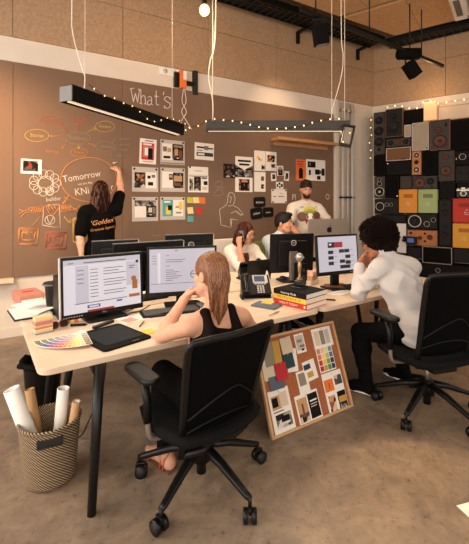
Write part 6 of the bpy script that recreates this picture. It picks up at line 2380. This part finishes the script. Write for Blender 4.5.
def rbox(x0, y0, x1, y1, off=SD):
    s0 = at_r(x0, (y0+y1)/2, off)[0]
    s1 = at_r(x1, (y0+y1)/2, off)[0]
    xm = (x0+x1)/2
    z1, z0 = at_r(xm, y0, off)[1], at_r(xm, y1, off)[1]
    return s0, s1, z0, z1


def cabinet(name, label, cat, box, body, front=None, drivers=(), frame=None, extra=(), out=0., group='loudspeakers stacked into a wall', depth=None):
    """a box of the stack; drivers are (fx,fy,radius as a part of the width,kind) from the top-left of its face"""
    s0, s1, z0, z1 = rbox(*box)
    w, h = s1-s0, z1-z0
    w -= .006
    h -= .006
    d = (SD-.02 if depth is None else depth)+out
    p = RC+RD*((s0+s1)/2)+RN*(SD+out)
    o = thing(name, label, cat, (p.x, p.y, z0+.003), RROT, group)
    MB().box((0, d/2, h/2), (w, d, h), body, bev=.006).build('cabinet', o)
    t = .014
    if frame:
        f = MB()
        for c, s_ in (((0, -.004, t/2), (w, .012, t)), ((0, -.004, h-t/2), (w, .012, t)), ((-w/2+t/2, -.004, h/2), (t, .012, h)), ((w/2-t/2, -.004, h/2), (t, .012, h))):
            f.box(c, s_, frame, bev=.002)
        f.build('face_frame', o)
    if front:
        MB().box((0, -.002, h/2), (w-2*t, .006, h-2*t), front, bev=.002).build('front_panel' if 'grille' not in front else 'grille', o)
    for (fx, fy, fr, kind) in drivers:
        r = fr*w
        T = TR((fx-.5)*w, -.005, (1-fy)*h, 90)
        ring = {'s': 'ring_silver', 'b': 'black_plastic', 'g': 'charcoal', 'c': 'black_plastic', 't': 'ring_silver'}[kind[0]]
        cone = 'cone_brown' if kind.endswith('b') and len(kind) > 1 else 'cone'
        MB().lathe([(r*.86, -.002), (r, -.002), (r, .004), (r*.96, .009), (r*.88, .009), (r*.84, .002)], ring, 28, T=T).build('driver_ring', o, 'silver ring' if ring == 'ring_silver' else None)
        MB().lathe([(r*.86, .003), (r*.78, .008), (r*.7, .003), (r*.3, -.0+.0008), (r*.28, .0012)], cone, 28, T=T).build('cone', o)
        MB().ell((0, 0, .0), (r*.3, r*.3, r*.14), 'ring_silver' if kind[0] == 't' else 'charcoal', T=T, sub=2).build('dust_cap', o)
    for i, q in enumerate(extra):
        if isinstance(q[3], str):
            MB().text(q[3], q[2]*h, TR((q[0]-.5)*w, -.0085, (1-q[1])*h, 90), q[4]).build('lettering', o)
        else:
            nm = q[5] if len(q) > 5 else 'inlay'
            MB().box(((q[0]+q[2]-1)/2*w, -.006, (1-(q[1]+q[3])/2)*h), ((q[2]-q[0])*w, .004+.0006*i, (q[3]-q[1])*h), q[4], bev=.001).build(nm, o)
    return o


LS, SP = 'loudspeaker', 'speaker'
cabinet(LS, 'tall grey loudspeaker with four drivers at the top left of the speaker wall', SP, (373.4, 112, 385.0, 154.8), 'cab_grey', 'cab_grey', ((.5, .2, .36, 'b'), (.5, .45, .42, 'b'), (.5, .7, .42, 'b'), (.5, .88, .15, 'b')))
cabinet(LS, 'big black loudspeaker with brown edges next to the tall grey one', SP, (385.4, 108.5, 403.6, 137.3), 'brown_wood', 'cab_dark', ((.5, .28, .18, 'b'), (.5, .66, .37, 'b')), out=.02)
cabinet(LS, 'black loudspeaker in the top row left of the glowing box', SP, (404, 109, 423.5, 122.2), 'cab_black', 'grille_dark')
cabinet(LS, 'small pale speaker panel under the black box of the top row', SP, (404, 124.5, 411.2, 137.3), 'cream', 'grille_pale')
cabinet(LS, 'low centre loudspeaker with three round drivers in a row', SP, (385.6, 137.6, 411.3, 147), 'cab_dark', 'cab_grey', ((.2, .5, .115, 'g'), (.5, .5, .115, 'gb'), (.8, .5, .115, 'g')))
cabinet('radio', 'old brown radio with a silver frame under the three-driver speaker', 'radio', (386, 147.3, 411.2, 160.8), 'brown_wood', 'grille_brown', (), 'alu', ((.62, .86, .8, .93, 'ink', 'scale_strip'),))
cabinet(LS, 'loudspeaker with a pale cloth front beside the brown two-way speaker', SP, (412, 122.5, 429.2, 150.8), 'paper_grey', 'grille_pale', (), 'paper_grey', ((.08, .04, .16, .09, 'taupe', 'corner_peg'), (.86, .9, .93, .95, 'dark_green', 'badge')), out=.02)
cabinet(LS, 'brown wooden two-way loudspeaker below the glowing box', SP, (429.8, 119.8, 450.8, 150.4), 'brown_wood', 'cab_grey', ((.44, .34, .17, 'bb'), (.5, .7, .34, 'bb')), 'brown_wood', ((.74, .12, .84, .24, 'ink', 'tone_plate'),), out=.02)
cabinet(LS, 'dark brown loudspeaker in the top right row beside the two-way speaker', SP, (451.2, 119, 478, 149.6), 'dark_brown_box', 'grille_dark')
cabinet(LS, 'slim orange wood loudspeaker with three small round drivers', SP, (412, 151.3, 421.8, 175.2), 'orange_wood', 'orange_wood', ((.5, .17, .36, 'tb'), (.5, .46, .24, 'g'), (.5, .78, .38, 'tb')), out=.03)
cabinet(LS, 'black loudspeaker under the tall grey speaker at the left edge', SP, (373.4, 155.2, 385.6, 176), 'cab_black', 'grille_dark')
cabinet(LS, 'wide black loudspeaker under the old brown radio', SP, (386, 161.2, 411.6, 175.4), 'dark_brown_box', 'cab_black', (), None, ((.05, .08, .09, .16, 'ring_silver', 'badge'),))
cabinet(LS, 'black loudspeaker between the slim orange and the grey two-way speakers', SP, (422.2, 151, 437.8, 174.8), 'cab_black', 'grille_dark')
cabinet(LS, 'grey two-way loudspeaker with brown cones right of the middle', SP, (438.6, 150.8, 454.8, 181.4), 'orange_wood', 'cab_grey', ((.45, .2, .2, 'gb'), (.46, .66, .37, 'gb')), 'cab_grey', out=.02)
cabinet(LS, 'black loudspeaker with one silver ring at the right edge', SP, (455.2, 150, 480, 165), 'cab_black', 'cab_black', ((.3, .43, .15, 's'), ), None, ((.02, .5, .05, .62, 'gold', 'badge'),))
cabinet(LS, 'dark brown loudspeaker with dim drivers above the toy camera', SP, (455.4, 165.3, 480, 181.2), 'brown_wood', 'cab_dark', ((.22, .45, .07, 'g'), (.7, .45, .22, 'g')), 'cab_dark')
cabinet(LS, 'grey loudspeaker with three silver-rimmed drivers at the left edge', SP, (374, 176.3, 385.2, 198.2), 'cab_grey', 'cab_grey', ((.5, .14, .18, 's'), (.5, .34, .22, 's'), (.5, .71, .44, 't')))
cabinet(LS, 'black loudspeaker right of the three silver-rimmed drivers', SP, (385.6, 176, 399.4, 198.4), 'cab_black', 'grille_dark', (), None, ((.82, .88, .9, .93, 'ring_silver', 'badge'),))
cabinet(LS, 'small grey cloth-covered loudspeaker above the orange case', SP, (400, 175.8, 411.8, 189), 'grille_grey', 'grille_grey')
cabinet(LS, 'grey loudspeaker lying on its side above the green case', SP, (412.2, 175.8, 437.4, 189), 'cab_grey', 'cab_grey', ((.3, .52, .235, 'gb'), (.74, .42, .16, 'g'), (.8, .85, .05, 'g')))


def case(label, box, body, slot, txt):
    o = cabinet('record_case', label, 'case', box, body, body, (), body, ((.26, .2, .76, .36, slot, 'slot'),), .03, 'coloured cases in the speaker wall')
    s0, s1, z0, z1 = rbox(*box)
    w, h = s1-s0, z1-z0
    for i, (s, y) in enumerate(txt):
        MB().text(s, .07*h, TR((.04 if len(txt) > 2 else 0), -.007, h*(1-y), 90), 'paper').build('lettering', o)
    return o


case('orange case beside the green case in the middle of the speaker wall', (399.3, 189.3, 417.9, 213), 'case_orange', 'slot_orange', (('classic', .58), ('radio', .67)))
case('pale green case between the orange and red cases', (418.5, 189.2, 438, 213), 'case_green', 'slot_green', (('classic', .58), ('radio', .67)))
case('red case under the toy camera at the right edge', (452.8, 198.3, 476, 222.8), 'case_red', 'slot_red', (('the', .48), ('famous', .58), ('classic', .66)))
case('yellow case below the red case at the right edge', (452.8, 223.3, 476, 248), 'case_yellow', 'slot_orange', (('classic', .58), ('radio', .67)))
cabinet(LS, 'wide black loudspeaker with one big silver ring and two small ones', SP, (374.4, 198.8, 399, 214.2), 'cab_black', 'cab_dark', ((.23, .5, .18, 's'), (.52, .38, .085, 's'), (.69, .38, .075, 's'), (.58, .74, .05, 'g')))
cabinet(LS, 'black loudspeaker with a large thin-ringed cone and two white rings', SP, (406.6, 213.3, 438, 229.3), 'cab_black', 'cab_dark', ((.27, .5, .22, 's'), (.66, .66, .095, 's'), (.87, .4, .08, 's'), (.62, .24, .08, 'g')), out=.01)
cabinet('radio', 'reddish brown wooden radio with small knobs and dark drivers', 'radio', (406.6, 229.7, 438, 246.2), 'brown_wood', 'orange_wood', ((.14, .22, .045, 'g'), (.44, .5, .07, 'gb'), (.75, .44, .095, 'gb'), (.6, .7, .04, 'g'), (.6, .22, .04, 'g')), 'brown_wood')
cabinet(LS, 'tall black loudspeaker between the green and red cases', SP, (438.4, 199.4, 452.4, 246.4), 'cab_black', 'cab_dark', ((.45, .1, .15, 'g'), (.48, .27, .3, 'g'), (.48, .58, .2, 'g'), (.45, .75, .24, 'g')))
cabinet(LS, 'black loudspeaker under the grey two-way speaker', SP, (438.4, 182, 454.9, 199), 'cab_black', 'cab_black', out=-.06)
cabinet(LS, 'dark loudspeaker behind the toy camera', SP, (455.3, 181.6, 480, 197.9), 'cab_black', 'cab_black', out=-.14, depth=.3)
cabinet('storage_box', 'white box standing beside the reddish brown radio', 'box', (396.4, 223.4, 406.3, 253), 'white_paint', 'white_paint', group=None)
cabinet(LS, 'black loudspeaker above the white box', SP, (374.6, 214.6, 406.2, 223), 'cab_black', 'cab_dark')
cabinet(LS, 'black loudspeaker left of the white box, behind the curly hair', SP, (374.6, 223.4, 396.1, 254), 'cab_black', 'grille_dark')
cabinet(LS, 'wide grey loudspeaker with a thin silver frame behind the second chair', SP, (422, 246.6, 452.4, 264), 'cab_dark', 'grille_dark', (), 'alu')
cabinet(LS, 'black loudspeaker right of the silver-framed one, behind the chair', SP, (452.8, 248.6, 480, 263), 'cab_black', 'cab_dark', ((.5, .5, .08, 'g'),))
cabinet(LS, 'small black loudspeaker left of the silver-framed one', SP, (406.7, 246.6, 421.6, 258), 'cab_black', 'cab_dark', ((.12, .5, .05, 'g'),), group='loudspeakers stacked into a wall')
cabinet(LS, 'black loudspeaker with two silver rings at the bottom behind the chair', SP, (406.7, 264.3, 480, 282), 'cab_black', 'cab_black', ((.155, .42, .04, 's'), (.45, .36, .035, 's')))
# plinth under it all and the end of the stack by the corner
s0 = at_r(374, 240, SD)[0]
s1 = at_r(480, 240, SD)[0]
zb = at_r(440, 282.3, SD)[1]
zl = min(at_r(385, 254.3, SD)[1], at_r(400, 253.4, SD)[1])
p = RC+RD*((s0+s1)/2)+RN*SD
pl = thing('plinth_cabinet', 'low black cabinet under the wall of loudspeakers', 'cabinet', (p.x, p.y, 0), RROT)
MB().box((0, .16, zb/2), (s1-s0, .31, zb-.008), 'cab_black', bev=.004).build('body', pl)
s2 = at_r(406.4, 250, SD)[0]
MB().box((-(s1-s0)/2+(s2-s0)/2, .165, (zb+zl)/2-.004), (s2-s0-.01, .31, zl-zb-.02), 'cab_black', bev=.004).build('raised_section', pl)
for i in range(4):
    MB().box((-(s1-s0)/2+(s1-s0)*(i+.5)/4, -.004, zb/2), ((s1-s0)/4-.02, .012, zb-.05), 'cab_dark', bev=.003).build('door', pl)

# glowing box and shelf of the top row
s0, s1, z0, z1 = rbox(424.2, 102.6, 437.2, 121.4)
p = RC+RD*((s0+s1)/2)+RN*(SD+.06)
o = thing('light_box', 'glowing cream light box on top of the wall of loudspeakers', 'lamp', (p.x, p.y, z0), RROT)
MB().box((0, .16, (z1-z0)/2), (s1-s0, .32, z1-z0), 'shade_glow', bev=.008).build('shade', o)
MB().box((0, .16, .006), (s1-s0+.01, .33, .012), 'oak').build('base', o)
s0, s1, z0, z1 = rbox(437.6, 104.2, 482, 118.8)
p = RC+RD*((s0+s1)/2)+RN*(SD+.0)
o = thing('light_box', 'long pale wooden box lit from above, right of the glowing light box', 'box', (p.x, p.y, z0), RROT)
MB().box((0, .16, (z1-z0)/2), (s1-s0, .32, z1-z0), 'birch_edge', bev=.006).build('box_body', o)
MB().box((0, .0, (z1-z0)/2), (s1-s0-.03, .006, z1-z0-.03), 'birch').build('front_panel', o)

# toy camera on the red case, small camcorder on the ledge
q = rbox(456.2, 187.4, 470, 197.9)
p = RC+RD*((q[0]+q[1])/2)+RN*(SD-.02)
w, h = q[1]-q[0], q[3]-q[2]
o = thing('film_camera', 'old silver and black film camera standing on the red case', 'camera', (p.x, p.y, q[2]+.002), RROT)
MB().box((0, .0, h*.33), (w, .07, h*.64), 'black_plastic', bev=.012).build('camera_body', o)
MB().box((0, .0, h*.72), (w, .066, h*.2), 'ring_silver', bev=.01).build('top_plate', o)
MB().box((0, .0, h*.9), (w*.36, .06, h*.22), 'ring_silver', bev=.012).build('prism_housing', o)
MB().lathe([(w*.12, .0), (w*.25, .0), (w*.25, .05), (w*.2, .055), (w*.17, .045), (w*.1, .03), (0, .03)], 'ring_silver', 24, T=TR(.01, -.035, h*.4, 90)).build('lens_ring', o)
MB().lathe([(0, .034), (w*.16, .036), (w*.17, .046)], 'black_gloss', 24, T=TR(.01, -.035, h*.4, 90)).build('lens_glass', o)
for x in (-.36, .36):
    MB().cyl((x*w, 0, h*.8), (x*w, 0, h*.93), .022, 'ring_silver', n=14).build('dial', o)
q = rbox(402.5, 234.4, 417.5, 246.2, SD+.09)
p = RC+RD*((q[0]+q[1])/2)+RN*(SD+.09)
w, h = q[1]-q[0], q[3]-q[2]
o = thing('camcorder', 'small black camcorder with a blue lit screen in front of the reddish radio', 'camcorder', (p.x, p.y, q[2]), RROT)
MB().box((w*.08, .03, h*.5), (w*.7, .08, h*.62), 'black_plastic', bev=.008).build('camera_body', o)
MB().box((w*.06, -.014, h*.5), (w*.5, .012, h*.5), 'black_gloss', bev=.003).build('screen_flap', o)
MB().box((w*.06, -.021, h*.5), (w*.42, .002, h*.36), 'screen_blue').build('screen', o, 'blue lit screen')
MB().cyl((-w*.27, .03, h*.55), (-w*.48, .03, h*.6), h*.22, 'black_plastic', h*.28, 16).build('lens_barrel', o)
MB().box((w*.1, .03, h*.1), (w*.3, .06, h*.2), 'charcoal', bev=.004).build('foot', o)

# fairy lights along the top and down the left edge of the stack
pts = []
for (px, py) in ((384, 108.5), (392, 106.2), (400, 106), (408, 108), (417, 108.2), (424, 101.5), (430, 101), (437, 103.5), (445, 102.5), (454, 101), (464, 99.5), (478, 97)):
    s, z = at_r(px, py, SD+.085)
    p = RC+RD*s+RN*(SD+.085)
    pts.append(Vec((p.x, p.y, z)))
fairy('fairy_lights', 'string of tiny warm lights along the top of the wall of loudspeakers', pts, 12, .012)
pts = []
for (px, py) in ((371.8, 116), (370.4, 125), (371.8, 133), (369.5, 142), (371, 152), (370, 162)):
    s, z = at_r(px, py, .2)
    p = RC+RD*s+RN*.2
    pts.append(Vec((p.x, p.y, z)))
fairy('fairy_lights', 'string of tiny warm lights hanging down the left edge of the speaker wall', pts, 6, .010)

# ================================================================ LIGHT AND CAMERA


def area(name, loc, target, sx, sy, power, col):
    l = bpy.data.lights.new(name, 'AREA')
    l.shape = 'RECTANGLE'
    l.size, l.size_y = sx, sy
    l.energy = power
    l.color = col
    o = bpy.data.objects.new(name, l)
    COL.objects.link(o)
    o.location = loc
    o.rotation_euler = (Vec(target)-Vec(loc)).to_track_quat('-Z', 'Z').to_euler()
    return o


def spotlight(name, loc, target, power, col, size, blend=.6, r=.05):
    l = bpy.data.lights.new(name, 'SPOT')
    l.energy = power
    l.color = col
    l.spot_size = math.radians(size)
    l.spot_blend = blend
    l.shadow_soft_size = r
    o = bpy.data.objects.new(name, l)
    COL.objects.link(o)
    o.location = loc
    o.rotation_euler = (Vec(target)-Vec(loc)).to_track_quat('-Z', 'Z').to_euler()
    return o


def pointlight(name, loc, power, col, r=.05):
    l = bpy.data.lights.new(name, 'POINT')
    l.energy = power
    l.color = col
    l.shadow_soft_size = r
    o = bpy.data.objects.new(name, l)
    COL.objects.link(o)
    o.location = loc
    return o


WARM, FILL = (1, .74, .48), (1, .91, .82)
# added fill lights set in the unseen openings behind and to the left
for (a, b), pw in zip(WF, (75, 50, 22)):
    area('window_daylight', ((a+b)/2, Y0+.12, 2.2), ((a+b)/2, 3, 1.4), b-a-.2, 2.6, pw, FILL)  # added fill in an unseen opening
for (a, b), pw in zip(WL, (110, 130)):
    area('window_daylight', (X0+.12, (a+b)/2, 2.2), (3, (a+b)/2, 1.4), b-a-.2, 2.6, pw, FILL)  # added fill in an unseen opening
# lamps, then spots without a fixture
pointlight('bulb_light', BULB+Vec((0, 0, -.10)), 26, (1, .6, .3), .06)
for q0, q1 in ((E0, E1), (G0, G1)):
    m_ = (Vec(q0)+Vec(q1))/2
    a = area('linear_lamp_light', m_+Vec((0, 0, -.004)), m_+Vec((0, 0, -1)), (Vec(q1)-Vec(q0)).length-.1, .08, 20, (1, .82, .62))
    d_ = Vec(q1)-Vec(q0)
    a.rotation_euler = (0, 0, math.atan2(d_.y, d_.x))
s_, z_ = at_r(431, 100, SD+.1)
p = RC+RD*s_+RN*(SD+.15)
pointlight('light_box_light', (p.x, p.y, z_+.15), 6, (1, .66, .34), .06)

q = Vec((.1, 3.4, 4.4))
spotlight('unseen_spot', (-1.3, 3.3, 3.3), (-.3, 4.96, 2.0), 520, (1, .64, .34), 62, 1., .1)
spotlight('unseen_spot', (3.6, 4.0, 4.3), (3.75, 4.96, 2.2), 110, (1, .68, .4), 58, 1., .03)
spotlight('unseen_spot', (2.7, -.9, 4.2), (1.8, .82, 0), 420, (1, .72, .44), 19, .22, .02)  # added spot standing in for a patch of daylight on the floor
spotlight('unseen_spot', (1.5, 1.3, 4.35), (1.3, 2.1, .7), 62, (1, .86, .7), 80, 1., .16)  # added overhead fill for the left desks
spotlight('unseen_spot', (3.2, 1.6, 4.35), (3.0, 2.3, .7), 45, (1, .84, .68), 80, 1., .16)  # second added fill, over the right desks
w = bpy.data.worlds.new('daylight')
w.use_nodes = True
w.node_tree.nodes['Background'].inputs[0].default_value = (1, .9, .8, 1)
w.node_tree.nodes['Background'].inputs[1].default_value = .3
S.world = w

cam = bpy.data.cameras.new('camera')
cam.sensor_fit = 'HORIZONTAL'
cam.sensor_width = 36
cam.lens = 36*F/469
cam.shift_x = 0
cam.shift_y = -(272-HY)/469
cam.clip_start = .05
co = bpy.data.objects.new('camera', cam)
COL.objects.link(co)
co.location = (0, 0, EYE)
co.rotation_euler = (PI/2, 0, -math.atan2(SA, CA))
S.camera = co
S.view_settings.view_transform = 'Standard'
S.view_settings.look = 'None'
S.view_settings.gamma = 1
S.view_settings.use_curve_mapping = False
S.view_settings.exposure = 0.12
